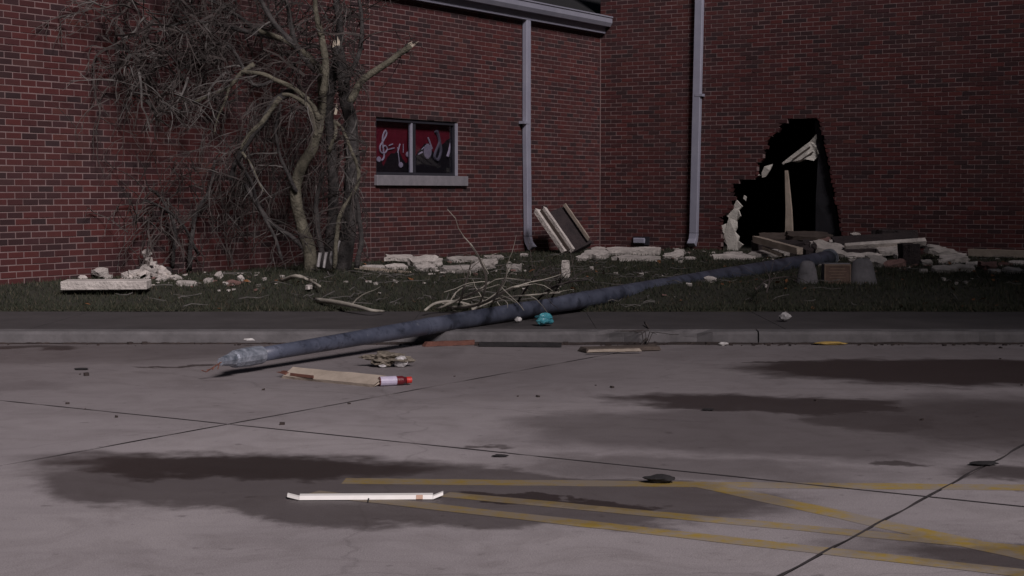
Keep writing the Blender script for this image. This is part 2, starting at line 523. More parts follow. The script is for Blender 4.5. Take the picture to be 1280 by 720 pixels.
# kerb, pavement
kb = MB(); kb.box((-40, KERB0 + .02, -.1), (40, KERB0 + .13, -.03))
kerb = tag(kb.build('kerb', 'joint'), kind='structure')
x = -13.3
while x < 13:
    wd = 3.05
    mb = MB()
    n = 26
    x0, x1 = x + .006, x + wd - .006
    fr = []
    for i in range(n+1):
        xx = x0 + (x1-x0)*i/n
        chip = 0
        chip = max(0, noise.noise((xx*3.1, 2, 5)) + (.12 if -1.1 < xx < 1.6 else -.22)) * .17
        fr.append((xx, chip))
    prof = lambda c_: [(KERB0 + .01*0 + c_*.8, -.02), (KERB0 + .004 + c_, .075 - c_*.3), (KERB0 + .022 + c_*.8, .097 - c_*.2), (KERB0 + .15, WALK + .004)]
    vs = []
    for xx, c_ in fr:
        for yy, zz in prof(c_): vs.append((xx, yy + .003*noise.noise((xx*6, yy, 1)), zz + .003*noise.noise((xx*5, zz*4, 7))))
    fs = []
    for i in range(n):
        for k in range(3): fs.append((i*4+k, (i+1)*4+k, (i+1)*4+k+1, i*4+k+1))
    for e in (0, n):
        o4 = e*4
        vs.append((fr[e][0], KERB0 + .15, -.02)); ix = len(vs)-1
        fs.append((o4, o4+1, o4+2, o4+3, ix) if e == 0 else (ix, o4+3, o4+2, o4+1, o4))
    mb.add(vs, fs)
    mb.build('kerb_stone', 'kerb', kerb)
    x += wd
wb = MB(); wb.box((-40, KERB0 + .152, -.03), (40, LAWN0 + .02, WALK - .02))
walk = tag(wb.build('pavement', 'joint'), kind='structure')
x = -13.0
while x < 13:
    mb = MB(); mb.box((x+.0015, KERB0 + .156, WALK-.015), (x + 1.52 - .0015, LAWN0, WALK + rnd.uniform(-.002, .003)))
    mb.build('slab', 'walk', walk)
    x += 1.52

# lawn
nx, ny = 150, 80
xs = np.linspace(-16, 17, nx); ys = np.concatenate([[LAWN0 + .005], np.linspace(LAWN0 + .01, 33, ny-1)])
vs = [(float(x), float(y) + (.05 * noise.noise((x*1.3, 0, 2)) if j == 0 else 0), lawn_z(x, y) + .012 if j else WALK - .03) for j, y in enumerate(ys) for x in xs]
fs = [(j*nx+i, j*nx+i+1, (j+1)*nx+i+1, (j+1)*nx+i) for j in range(ny-1) for i in range(nx-1)]
mb = MB(); mb.v = vs; mb.f = fs
lawn = tag(mb.build('lawn', 'soil', smooth=True), kind='structure')
def in_front(x, y, gap=.05):
    d = Vector((x, y, 0)) - CORNER
    return d.dot(N1) > gap and d.dot(N2) > gap
rg = np.random.default_rng(5)
N = 150000
px_ = rg.uniform(-8.5, 10.5, N); py_ = LAWN0 + 11.0 * rg.uniform(0, 1, N) ** 1.7
keep = []
d0 = np.stack([px_ - CORNER.x, py_ - CORNER.y], 1)
ok = (d0 @ np.array([N1.x, N1.y]) > .04) & (d0 @ np.array([N2.x, N2.y]) > .04)
px_, py_ = px_[ok], py_[ok]
n = len(px_)
hz = np.array([lawn_z(a, c_) for a, c_ in zip(px_, py_)]) + .006
clump = np.array([noise.noise((a*1.7, c_*1.7, 9)) for a, c_ in zip(px_, py_)])
hh = rg.uniform(.025, .06, n) * (1 + .6*clump); ww = rg.uniform(.003, .006, n) * (1 + (py_-LAWN0)*.06)
an = rg.uniform(0, 2*np.pi, n); le = rg.uniform(-.035, .035, (n, 2))
V = np.zeros((n, 3, 3))
V[:, 0, 0] = px_ - np.cos(an)*ww; V[:, 0, 1] = py_ - np.sin(an)*ww; V[:, 0, 2] = hz
V[:, 1, 0] = px_ + np.cos(an)*ww; V[:, 1, 1] = py_ + np.sin(an)*ww; V[:, 1, 2] = hz
V[:, 2, 0] = px_ + le[:, 0]; V[:, 2, 1] = py_ + le[:, 1]; V[:, 2, 2] = hz + hh
me = bpy.data.meshes.new('grass')
me.vertices.add(n*3); me.vertices.foreach_set('co', V.reshape(-1))
me.loops.add(n*3); me.loops.foreach_set('vertex_index', np.arange(n*3, dtype=np.int32))
me.polygons.add(n); me.polygons.foreach_set('loop_start', np.arange(0, n*3, 3, dtype=np.int32))
me.update(); me.validate()
me.materials.append(M['grass'])
go = bpy.data.objects.new('grass', me); COL.objects.link(go)
tag(go, 'short dark winter grass on the strip before the wall', 'grass', kind='stuff')

# ================================================================ BUILDING
bld = empty('brick_building', (CORNER.x, CORNER.y, GRADE))
tag(bld, 'dark red brick building with pale trim and a hole torn in its wall', 'building')
def part(mb, name, mat, parent=None, **k):
    o = mb.build(name, mat, **k)
    if parent is None: return into(o, bld)
    o.parent = parent
    return o
CH, BL = .0677, .2032
Z0 = GRADE - 3*CH
def wall_top(px, py): return WL(px, py)[1]
TOP1 = WL(655, 23)[1] + .02                 # top of the bricks under the eaves
# window opening
ws1, wz1 = WL(470, 148); ws0, wz0 = WL(572, 224)
ws1b, _ = WL(470, 222)
wz1 = Z0 + round((wz1 - Z0)/CH)*CH; wz0 = Z0 + round((wz0 - Z0)/CH)*CH
# hole outline
HOLE = [WL(a, c_, True) for a, c_ in ((902,322),(901,300),(904,288),(900,272),(913,264),(917,246),(919,229),(937,223),(949,221),(947,206),(955,196),(961,178),
        (970,165),(978,156),(988,150),(1005,147),(1021,148),(1025,156),(1031,186),(1041,236),(1051,290),(1055,322))]
def inside(poly, x, y):
    r = False
    for i in range(len(poly)):
        (x0, y0), (x1, y1) = poly[i-1], poly[i]
        if (y0 > y) != (y1 > y) and x < (x1-x0)*(y-y0)/(y1-y0) + x0: r = not r
    return r
ind_list = []
def make_wall(right, length, top, slots):
    """bricks of one wall: every brick its own solid, mortar recessed behind it"""
    bm_, mm = MB(), MB()
    k = 0
    while Z0 + k*CH < top:
        z = Z0 + k*CH
        s = -BL + (k % 2)*BL/2
        while s < length:
            s0, s1 = max(s, 0), min(s + BL, length)
            s += BL
            if s1 - s0 < .03: continue
            zc = z + CH/2
            segs = [(s0, s1)]
            if not right:
                if wz0 - .01 < zc < wz1 + .001:
                    segs = [(a, c_) for a, c_ in ((s0, min(s1, ws0)), (max(s0, ws1), s1)) if c_ - a > .02]
                for jt in slots:          # movement joints
                    segs = [q for a, c_ in segs for q in ([(a, jt-.006), (jt+.006, c_)] if a < jt < c_ else [(a, c_)]) if q[1]-q[0] > .012]
            else:
                # bricks broken off along the rim
                xs_ = []
                for i_ in range(len(HOLE)):
                    (xa, ya), (xb, yb) = HOLE[i_-1], HOLE[i_]
                    if (ya > zc) != (yb > zc): xs_.append((xb-xa)*(zc-ya)/(yb-ya) + xa)
                ends = {}
                if len(xs_) >= 2:
                    def cut(zz, which):
                        q = []
                        for i_ in range(len(HOLE)):
                            (xa, ya), (xb, yb) = HOLE[i_-1], HOLE[i_]
                            if (ya > zz) != (yb > zz): q.append((xb-xa)*(zz-ya)/(yb-ya) + xa)
                        return (min(q) if which == 0 else max(q)) if len(q) >= 2 else None
                    hr = random.Random(k // 2 if k % 3 else k)
                    c0_, c1_ = min(xs_) + hr.uniform(-.05, .035), max(xs_) + hr.uniform(-.015, .02)
                    segs = [(a, c_) for a, c_ in ((s0, min(s1, c0_)), (max(s0, c1_), s1)) if c_ - a > .03]
                    for a, c_ in segs:
                        for which, e_ in ((0, c_ if c_ == c0_ else None), (1, a if a == c1_ else None)):
                            if e_ is None: continue
                            lo_, hi_ = cut(z + .004, which), cut(z + CH - .004, which)
                            if lo_ is None or hi_ is None: continue
                            lim = .05
                            ends[(a, c_)] = (which, max(-lim, min(lim, (lo_ - hi_)/2)) + hr.uniform(-.012, .012))
            for a, c_ in segs:
                e0 = .006 if a == s0 and a > 0 else 0
                e1 = .006 if c_ == s1 and c_ < length else 0
                pr = rnd.uniform(-.0025, .0025)
                w3 = WP((a+c_)/2, 0, zc, right)
                full = (c_ - a) > BL - .001
                if not right and full and z > GRADE - .01:
                    dd = w3 - Vector((0, 0, EYE))
                    X = 640 + F*dd.x/(dd.y*cp - dd.z*sp); Yp = 360 - F*(dd.y*sp + dd.z*cp)/(dd.y*cp - dd.z*sp)
                    if -4 < X < 400 and -2 < Yp < 720:
                        ind_list.append((X, a, c_, z, pr)); mm.wbox(a, c_, -.09, -.004, z, z+CH, right); continue
                bm_.wbox(a+e0, c_-e1, -.085, pr, z+.006, z+CH-.006, right)
                if right and (a, c_) in ends:
                    which, dx = ends[(a, c_)]
                    uu = U2*dx; o8 = len(bm_.v) - 8
                    for q_ in range(8):
                        if (q_ % 4 in (1, 2)) == (which == 0):
                            v_ = Vector(bm_.v[o8+q_]) + uu*(1 if q_ < 4 else -1) + U2*rnd.uniform(-.008, .008) - N2*0
                            bm_.v[o8+q_] = tuple(v_)
                    back = 1 if which else -1
                    mm.wbox(a + (.03 if which else 0), c_ - (0 if which else .03), -.09, -.004, z, z+CH, right); continue
                mm.wbox(a, c_, -.09, -.004, z, z+CH, right)
        k += 1
    return bm_, mm
jt1 = WL(463, 200)[0]
LEN1, LEN2, TOP2 = 15.5, 11.5, 5.4
rl, ml = make_wall(False, LEN1, TOP1, [jt1])
rr_, mr_ = make_wall(True, LEN2, TOP2, [])
wall1 = part(ml, 'wall', 'mortar'); wall1['label'] = 'red brick wall with the window'
wall2 = part(mr_, 'wall', 'mortar'); wall2['label'] = 'dark brick wall with the hole'
def under(o, p):                # third level: keep the world place
    o.parent = p
    o.location = Vector(o.location) - Vector(p.location) - (Vector(p.parent.location) if p.parent else Vector())
    return o
ind_list.sort()
single, rest = ind_list[:300], ind_list[300:]
for X, a, c_, z, pr in rest:
    rl.wbox(a+.006, c_-.006, -.085, pr, z+.006, z+CH-.006)
for nm, mbx, w in (('brickwork', rl, wall1), ('brickwork', rr_, wall2)):
    o = mbx.build(nm, 'brick_all'); o['kind'] = 'stuff'; under(o, w)
# singled-out bricks share a few meshes
var = []
for q in range(5):
    mb = MB(); mb.box((-BL/2+.006, -.085, .006), (BL/2-.006, 0, CH-.006))
    me_o = mb.build('brick', 'brick_one'); bevel(me_o, .002)
    for v in me_o.data.vertices:
        v.co += Vector((rnd.uniform(-.0015, .0015), rnd.uniform(-.001, .001), rnd.uniform(-.0015, .0015)))
    var.append(me_o.data); bpy.data.objects.remove(me_o)
rotz = math.atan2(-U1.y, -U1.x)       # local x along the wall, local y outwards
mw = Matrix(((U1.x, N1.x, 0), (U1.y, N1.y, 0), (0, 0, 1)))
eul = mw.to_euler()
for i, (X, a, c_, z, pr) in enumerate(single):
    o = bpy.data.objects.new('brick', var[i % 5]); COL.objects.link(o)
    o.location = WP((a+c_)/2, pr, z); o.rotation_euler = eul
    under(o, wall1)
# caulked movement joint and the joint in the inner corner
for s_, z1 in ((jt1, WL(463, 90)[1]),):
    mb = MB(); mb.wbox(s_-.0055, s_+.0055, -.03, -.001, GRADE, TOP1 - .02)
    under(mb.build('caulk_joint', 'mortar'), wall1)
mb = MB(); mb.wbox(.004, .018, .003, .012, GRADE, TOP1 - .05)
under(mb.build('caulk_joint', 'mortar'), wall1)

# backing walls, floor, roof: the building is a closed body
mb = MB(); mb.wbox(-.3, LEN1, -6.2, -6.0, 0, TOP1); part(mb, 'rear_wall', 'void')
mb = MB(); mb.wbox(LEN1 - .1, LEN1, -6.0, -.095, 0, TOP1); part(mb, 'end_wall', 'void')
mb = MB(); mb.wbox(LEN2 - .1, LEN2, -5.0, -.095, 0, TOP2, True); part(mb, 'end_wall', 'void')
mb = MB(); mb.wbox(-.4, LEN2, -5.2, -5.0, 0, TOP2, True); part(mb, 'rear_wall', 'void')
mb = MB(); mb.wbox(0.002, .1, -4.99, -.095, TOP1-1.2, TOP2, True); part(mb, 'end_wall', 'void')
mb = MB(); mb.wbox(-.4, LEN2, -5.0, -.095, .10, .16, True); part(mb, 'floor', 'void')
mb = MB(); mb.wbox(-.02, LEN2 + .1, -5.3, .06, TOP2, TOP2 + .16, True); part(mb, 'coping', 'gutter')
# inner lining of the damaged wall, with the opening left free
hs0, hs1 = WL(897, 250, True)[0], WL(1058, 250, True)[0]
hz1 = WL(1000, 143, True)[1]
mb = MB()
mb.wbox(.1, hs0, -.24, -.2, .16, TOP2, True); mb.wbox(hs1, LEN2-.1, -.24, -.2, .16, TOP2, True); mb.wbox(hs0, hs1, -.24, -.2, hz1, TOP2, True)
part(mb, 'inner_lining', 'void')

# eaves of the window wing: soffit board, gutter, roof edge
e_z = TOP1 - .02
mb = MB()
rp = [(.10, TOP1 + .102), (.10, TOP1 + .215), (-3.2, TOP1 + 1.7), (-6.2, TOP1 + .26), (-6.2, TOP1 + .102)]
nr = len(rp)
mb.add([WP(.003, o_, z_) for o_, z_ in rp] + [WP(LEN1, o_, z_) for o_, z_ in rp], [tuple(range(nr)), tuple(range(2*nr-1, nr-1, -1))] + [(i, i+nr, (i+1) % nr + nr, (i+1) % nr) for i in range(nr)])
part(mb, 'roof', 'roofing')
mb = MB(); mb.wbox(.0, LEN1, -6.2, .02, TOP1 + .001, TOP1 + .1); part(mb, 'ceiling', 'void')
mb = MB()
rp = [(-.02, TOP1 - .5), (-.02, TOP1 + .26), (-3.2, TOP1 + 1.7), (-6.2, TOP1 + .26), (-6.2, TOP1 - .5)]
mb.add([WP(-6.0, o_, z_) for o_, z_ in rp] + [WP(.0, o_, z_) for o_, z_ in rp], [tuple(range(nr)), tuple(range(2*nr-1, nr-1, -1))] + [(i, i+nr, (i+1) % nr + nr, (i+1) % nr) for i in range(nr)])
part(mb, 'roof', 'roofing')
mb = MB(); mb.wbox(.012, LEN1, .022, .10, e_z - .03, TOP1 + .10)
part(mb, 'fascia', 'trim')
mb = MB()
prof = [(.102, .0), (.20, .0), (.235, .06), (.235, .14), (.25, .145), (.25, .165), (.102, .165)]
zb = TOP1 + .055
v0 = [WP(-.0 + .02, o_, zb + z_) for o_, z_ in prof]; v1 = [WP(LEN1, o_, zb + z_) for o_, z_ in prof]
nn = len(prof)
mb.add(v0 + v1, [tuple(range(nn)), tuple(range(2*nn-1, nn-1, -1))] + [(i, i+nn, (i+1) % nn + nn, (i+1) % nn) for i in range(nn)])
part(mb, 'gutter', 'gutter')

# downspouts
def downspout(pts, right, w, dp):
    """pts: (run, height) list from the top; kick-out elbow at the foot"""
    root = None
    mb = MB()
    def sect(s, o_, z, tilt=0):
        return [WP(s - w/2, o_, z, right), WP(s + w/2, o_, z, right), WP(s + w/2, o_ + dp, z + tilt, right), WP(s - w/2, o_ + dp, z + tilt, right)]
    rings = [sect(s, .012, z) for s, z in pts]
    vs = [p for r_ in rings for p in r_]
    fs = [(i*4+k, (i+1)*4+k, (i+1)*4+(k+1) % 4, i*4+(k+1) % 4) for i in range(len(rings)-1) for k in range(4)]
    fs += [(0, 1, 2, 3), tuple(len(vs)-4+k for k in (3, 2, 1, 0))]
    mb.add(vs, fs)
    o = part(mb, 'downspout', 'trim')
    bevel(o, .008)
    s, z = pts[-1]
    e = MB()
    r0 = sect(s, .012, z - .002)
    r1 = [p + (U2 if right else U1) * 0 for p in sect(s, .03, z - .10, .015)]
    r2 = sect(s, .10, z - .22, .06)
    vs = r0 + r1 + r2
    e.add(vs, [(i*4+k, (i+1)*4+k, (i+1)*4+(k+1) % 4, i*4+(k+1) % 4) for i in range(2) for k in range(4)] + [(0, 1, 2, 3), (11, 10, 9, 8)])
    under(bevel(e.build('elbow', 'trim'), .006), o)
    return o
s1, z1 = WL(658, 24, False, .05); s2, z2 = WL(659.5, 296, False, .05)
ds1 = downspout([(s1, TOP1 + .05), (s1, 2.0), (s2, GRADE + .26)], False, .125, .085)
ds1['label'] = 'pale downspout on the window wall'
t1, y1 = WL(874.5, 4, True, .05); t2, y2 = WL(867.5, 294, True, .05)
ds2 = downspout([(t1 - .02, 5.3), (t1, y1), (t2, GRADE + .28)], True, .135, .085)
ds2['label'] = 'pale downspout on the damaged wall'
for o, right, (px, py) in ((ds1, False, (651, 153)), (ds2, True, (879, 119))):
    s, z = WL(px, py, right, .03)
    ctr = s1 if not right else (t1+t2)/2
    mb = MB(); mb.wbox(min(s, ctr) - .015, max(s, ctr) + .015, .003, .103, z-.02, z+.02, right)
    under(mb.build('strap', 'trim'), o)

# window
win = MB()
fw = .045
for a, c_, z0_, z1_ in ((ws0+.003, ws0+fw, wz0+.03, wz1-.003), (ws1-fw, ws1-.003, wz0+.03, wz1-.003)):
    win.wbox(a, c_, -.09, -.03, z0_, z1_)
win.wbox(ws0+fw+.001, ws1-fw-.001, -.09, -.03, wz1-.05, wz1-.003)
win.wbox(ws0+fw+.001, ws1-fw-.001, -.09, -.03, wz0+.03, wz0+.07)
window = part(win, 'window', 'dark_frame')
ms = WL(517, 190, False, -.04)[0]
mb = MB(); mb.wbox(ms-.05, ms+.03, -.085, -.04, wz0+.072, wz1-.052); under(mb.build('mullion', 'dark_frame'), window)
mb = MB(); mb.wbox(ms+.031, ms+.06, -.08, -.034, wz0+.072, wz1-.052); under(mb.build('mullion_edge', 'frame'), window)
mb = MB(); mb.wbox(ws0+.002, ws0+.028, -.028, .006, wz0+.035, wz1-.02); under(mb.build('jamb', 'frame'), window)
ss1, sz = WL(468, 222); ss0, _ = WL(582, 230)
mb = MB(); mb.wbox(ss0, ss1, -.03, .05, wz0-.115, wz0+.028); under(bevel(mb.build('sill', 'sill'), .006), window)
for a, c_ in ((ws0+fw+.002, ms-.052), (ms+.062, ws1-fw-.002)):
    mb = MB(); mb.wbox(a, c_, -.062, -.058, wz0+.072, wz1-.052); under(mb.build('pane', 'glass'), window)
# decorated backdrop behind the panes
OFFB = -.13
mb = MB(); mb.wbox(ws0-.1, ws1+.1, OFFB-.02, OFFB-.002, wz0-.05, wz1+.1); under(mb.build('backdrop', 'red_cloth'), window)
sil = [(ws0-.05, wz0-.02), (ws1+.05, wz0-.02)]
k = 22
for i in range(k+1):
    px = 470 + (572-470)*i/k
    yy = 196 + 8*math.sin(i*.9) - 4*math.sin(i*2.3) - (14 if i > k*.55 else 0)
    s, z = WL(px, yy, False, OFFB)
    sil.append((s, z))
mb = MB(); mb.prism([WP(s, OFFB + .004, z) for s, z in sil], N1 * -.003); under(mb.build('silhouette', 'black_paper'), window)
def deco(paths, mat, off):
    mb = MB()
    for pts, r_ in paths:
        mb.tube([WP(*((lambda q: (q[0], off, q[1]))(WL(a, c_, False, off)))) for a, c_ in pts], r_, 5)
    return under(mb.build('music_cutout', mat), window)
def blob(cx, cy, rx, ry, n=9):      # filled oval as stacked strokes
    return [([(cx - rx*math.sqrt(max(0, 1-(t/ry)**2)), cy+t), (cx + rx*math.sqrt(max(0, 1-(t/ry)**2)) + .01, cy+t)], .008) for t in np.linspace(-ry*.95, ry*.95, n)]
OFD = -.115
clef = smooth_path([Vector(p + (0,)) for p in ((477,201),(480,196),(479,186),(478,176),(479,168),(482,163),(483,168),(479,176),(475,183),(476,190),(481,191),(484,186),(481,182),(478,185))], 4)
deco([([(p.x, p.y) for p in clef], .012)], 'white_print', OFD)
for (a, c_), top in (((473.5, 199), None), ((501, 206), (497, 184)), ((510, 193), (513, 186))):
    pts = blob(a, c_, 2.4, 3.0)
    if top: pts.append(([(a-1.5, c_), top], .008))
    deco(pts, 'white_print', OFD)
deco([([(485, 187), (489, 186), (493, 185)], .008), ([(486, 182), (491, 180)], .008)], 'white_print', OFD)
deco([([(497, 191), (499, 183), (500, 180)], .010), ([(504, 191), (504, 180)], .006)], 'white_print', OFD)
deco([([(523, 193), (528, 190)], .012), ([(527, 187), (530, 184)], .008)], 'white_print', OFD)
deco(blob(534.5, 189, 4.6, 9, 12) + [([(535, 172), (538, 180), (540, 186)], .012)], 'white_print', OFD)
cl2 = smooth_path([Vector(p + (0,)) for p in ((546,163),(548,170),(550,180),(551,190),(547,200),(543,196),(545,188),(549,178),(547,168),(544,164))], 3)
deco([([(p.x, p.y) for p in cl2], .022)], 'grey_print', OFD)
deco([([(565, 172), (563, 180), (561, 190)], .018), ([(561, 190), (559, 196)], .022), ([(564, 192), (564, 208)], .012)], 'white_print', OFD)

# torn hole: layers behind the bricks
def sheet(px_pts, off, th, name, mat, parent=None, right=True, wob=0.0):
    P = []
    for i, (a, c_) in enumerate(px_pts):
        s, z = WL(a, c_, right, off)
        P.append(WP(s, off + wob*math.sin(i*2.1), z, right))
    mb = MB(); mb.prism(P, (N2 if right else N1) * -th)
    o = mb.build(name, mat)
    return under(o, parent or wall2)
sheet([(915,262),(921,250),(927,258),(923,263),(926,270),(920,276),(921,284),(919,290),(923,296),(922,301),(929,306),(922,313),(908,318),(910,308),(903,300),(905,292),(900,283),(908,279),(911,272),(904,266)], -.06, .04, 'torn_insulation', 'insulation', wob=.02)
sheet([(952,216),(956,208),(965,205),(962,213),(957,221),(952,222)], -.05, .03, 'torn_insulation', 'insulation', wob=.02)
sheet([(941,219),(946,217),(950,219),(945,222)], -.05, .03, 'torn_insulation', 'insulation')
sheet([(930,244),(933,246),(932,251),(929,248)], -.08, .02, 'torn_insulation', 'insulation')
sheet([(977,204),(984,199),(1000,186),(1012,177),(1021,168),(1022,180),(1020,184),(1024,192),(1021,196),(1017,201),(1008,199),(998,203),(988,202),(979,205)], -.10, .04, 'torn_board', 'insulation', wob=.03)
for a, c_, d_, e_ in ((990,199,1012,183), (1000,200,1016,189)):
    sheet([(a, c_), (d_, e_), (d_+1, e_+1.5), (a+1, c_+1.5)], -.075, .01, 'torn_strip', 'wood_dark')
sheet([(981,213),(984,213),(989,262),(991,302),(981,302),(982,262)], -.16, .05, 'stud', 'wood')
sheet([(978,204),(979,202),(981,204),(979,206)], -.08, .04, 'nail_plate', 'insulation')
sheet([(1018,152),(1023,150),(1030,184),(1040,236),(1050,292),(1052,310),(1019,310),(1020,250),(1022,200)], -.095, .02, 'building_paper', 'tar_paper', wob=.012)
# small wall vent beside the corner
vs_, vz_ = WL(802, 301, True)
mb = MB(); mb.wbox(vs_-.15, vs_+.15, .004, .03, vz_-.07, vz_+.07, True); vent = part(mb, 'wall_vent', 'dark_frame')
mb = MB(); mb.wbox(vs_-.13, vs_+.09, .031, .075, vz_-.045, vz_+.05, True); under(bevel(mb.build('vent_hood', 'trim'), .015), vent)

# ================================================================ ADDED SHADE BLOCK, unseen behind the camera, dims the right side
hd = Vector((SUN_AZ.x, SUN_AZ.y, 0)); pd = Vector((-SUN_AZ.y, SUN_AZ.x, 0))
SHADE_U, SHADE_T, SHADE_H = 7.4, 15.0, 27.0
shade_root = empty('added_shade_block', pd*(SHADE_U+12) + hd*SHADE_T)
tag(shade_root, 'unseen block added behind the viewer to shade the right side', 'building')
def shade_box(u0, u1, t0, t1, z0, z1, name, mat):
    mb = MB()
    vs = [pd*u + hd*t + Vector((0, 0, z)) for z in (z0, z1) for u, t in ((u0, t0), (u1, t0), (u1, t1), (u0, t1))]
    mb.add(vs, [(0,3,2,1),(4,5,6,7),(0,1,5,4),(1,2,6,5),(2,3,7,6),(3,0,4,7)])
    return into(mb.build(name, mat), shade_root)
shade_box(SHADE_U, SHADE_U+26, SHADE_T, SHADE_T+9, -.03, SHADE_H, 'wall', 'rubble_red')
shade_box(SHADE_U-.15, SHADE_U+26.15, SHADE_T-.15, SHADE_T+9.15, SHADE_H+.001, SHADE_H+.4, 'coping', 'gutter')
for fl in range(8):
    for c_ in range(8):
        u0 = SHADE_U + 1.2 + c_*3.1
        shade_box(u0, u0+1.5, SHADE_T-.03, SHADE_T-.002, 1.2+fl*3.3, 2.8+fl*3.3, 'window', 'dark_frame')

# ================================================================ TREE
TY = 18.45
tb = PT(402, 338, TY); tb.z = lawn_z(tb.x, tb.y)
tree = empty('bare_tree', tb)
tag(tree, 'bare many-stemmed tree with drooping twigs and broken limbs by the window wall', 'tree')
def keep_off(p, gap=.06):
    d = (p - CORNER).dot(N1)
    return p + N1 * (gap - d) if d < gap else p
def limb(pts, r, name, mat, dy=0.0, n=8, dys=None):
    P = []
    for i, (a, c_) in enumerate(pts):
        y = min(TY + (dys[i] if dys else dy), wallY(a, False) - .12 - .25*((i*37) % 10)/10)
        P.append(keep_off(PT(a, c_, y)))
    P = smooth_path(P, 4)
    rr2 = lerp_list(r, len(P))
    P = [p + Vector((noise.noise((p.x*5, p.z*5, 1)), noise.noise((p.y*5, p.z*5, 2)), 0)) * .02 for p in P]
    mb = MB(); mb.tube(P, [q*(1+.12*noise.noise((i*.7, q*30, 4))) for i, q in enumerate(rr2)], n)
    o = mb.build(name, mat, smooth=True); into(o, tree)
    return P
limbs = []
limbs.append(limb([(390,345),(387,312),(378,285),(370,255),(372,225),(382,200),(392,180),(400,150),(403,120),(400,90),(388,74),(372,60),(350,48),(322,38)], [.085,.07,.068,.06,.048,.038,.026], 'trunk', 'bark', -.1))
limbs.append(limb([(428,345),(433,300),(438,250),(440,200),(437,150),(430,110),(425,75),(421,58)], [.105,.095,.08,.07,.065], 'trunk', 'bark_dark', .15))
limbs.append(limb([(410,345),(414,290),(418,240),(415,190),(411,140),(417,90),(424,40),(420,-5),(428,-50)], [.075,.06,.055,.045,.03], 'trunk', 'bark_dark', .3))
B_ = [([(438,128),(450,105),(470,88),(495,71),(513,57)], [.045,.04,.036,.034], 'bark', .1),
      ([(403,120),(407,85),(402,45),(394,8),(398,-40)], [.045,.04,.03,.02], 'bark', 0),
      ([(400,150),(392,135),(380,120),(362,108),(345,100),(325,92),(300,90)], [.03,.026,.02], 'bark', -.2),
      ([(394,172),(391,148),(381,130),(366,120),(352,118)], [.03,.025,.018], 'bark', -.35),
      ([(366,112),(346,126),(330,150),(311,176),(295,203),(288,225)], [.045,.04,.03,.022], 'bark_dark', -.1),
      ([(350,122),(330,150),(312,168),(300,188)], [.03,.024,.02], 'bark', -.45),
      ([(318,80),(300,92),(287,108),(262,120),(242,128),(228,124)], [.028,.024,.018,.012], 'bark', .1),
      ([(288,106),(279,130),(271,150),(268,168)], [.016,.012,.008], 'bark', .1),
      ([(420,152),(430,165),(440,190),(448,214),(442,240),(426,265),(420,300),(418,335)], [.018,.02,.022,.024,.025], 'bark', -.1),
      ([(412,190),(420,165),(418,150)], [.022,.016], 'bark', -.2),
      ([(236,338),(240,295),(248,262),(262,235),(268,200)], [.028,.024,.02,.012], 'bark_dark', .2),
      ([(216,335),(219,292),(212,266),(200,246),(186,236)], [.022,.018,.012], 'bark_dark', .3),
      ([(248,318),(228,280),(204,260),(182,250)], [.018,.014,.01], 'bark_dark', .1),
      ([(296,200),(312,225),(322,255),(340,290),(352,325)], [.022,.02,.016], 'bark_dark', -.2),
      ([(303,190),(318,215),(330,240)], [.016,.012,.008], 'bark', -.4),
      ([(375,62),(352,40),(330,10),(312,-30)], [.035,.03,.02], 'bark_dark', .1),
      ([(395,90),(372,60),(362,20),(350,-30)], [.035,.03,.02], 'bark_dark', .3),
      ([(430,110),(448,70),(452,30),(445,-30)], [.03,.025,.016], 'bark_dark', .4),
      ([(350,48),(310,40),(270,30),(230,28),(195,40)], [.03,.024,.018,.01], 'bark_dark', .4),
      ([(322,38),(290,15),(255,-5),(215,-20)], [.026,.02,.012], 'bark_dark', .5),
      ([(345,100),(315,105),(290,60),(262,55),(240,70)], [.02,.016,.01], 'bark_dark', .2),
      ([(372,240),(352,200),(345,165),(352,130)], [.022,.018,.014], 'bark_dark', .2),
      ([(395,330),(370,300),(340,280),(318,250),(306,230)], [.03,.026,.02], 'bark_dark', .3),
      ([(405,335),(398,290),(395,250),(404,215)], [.035,.03,.02], 'bark_dark', .4),
      ([(445,335),(452,300),(449,265),(441,235)], [.03,.026,.02], 'bark_dark', 0)]
for pts, r, mat, dy in B_:
    limbs.append(limb(pts, [q*1.1 for q in r], 'branch', mat, dy - .4, 6))
# pale splintered ends
def splinter(px, py, dy, dirv, r):
    c_ = PT(px, py, TY + dy); mb = MB()
    for k in range(6):
        a = 2*math.pi*k/6
        q = c_ + Vector((math.cos(a), 0, math.sin(a)))*r*.7
        mb.tube([q - dirv*.03, q + dirv*rnd.uniform(.02, .09)], [r*.45, .002], 4)
    into(mb.build('splintered_end', 'stub'), tree)
splinter(514, 56, .1, Vector((.8, 0, .5)), .034)
splinter(421, 57, .15, Vector((-.1, 0, 1)), .05)
splinter(420, 139, -.2, Vector((.2, 0, 1)), .016)
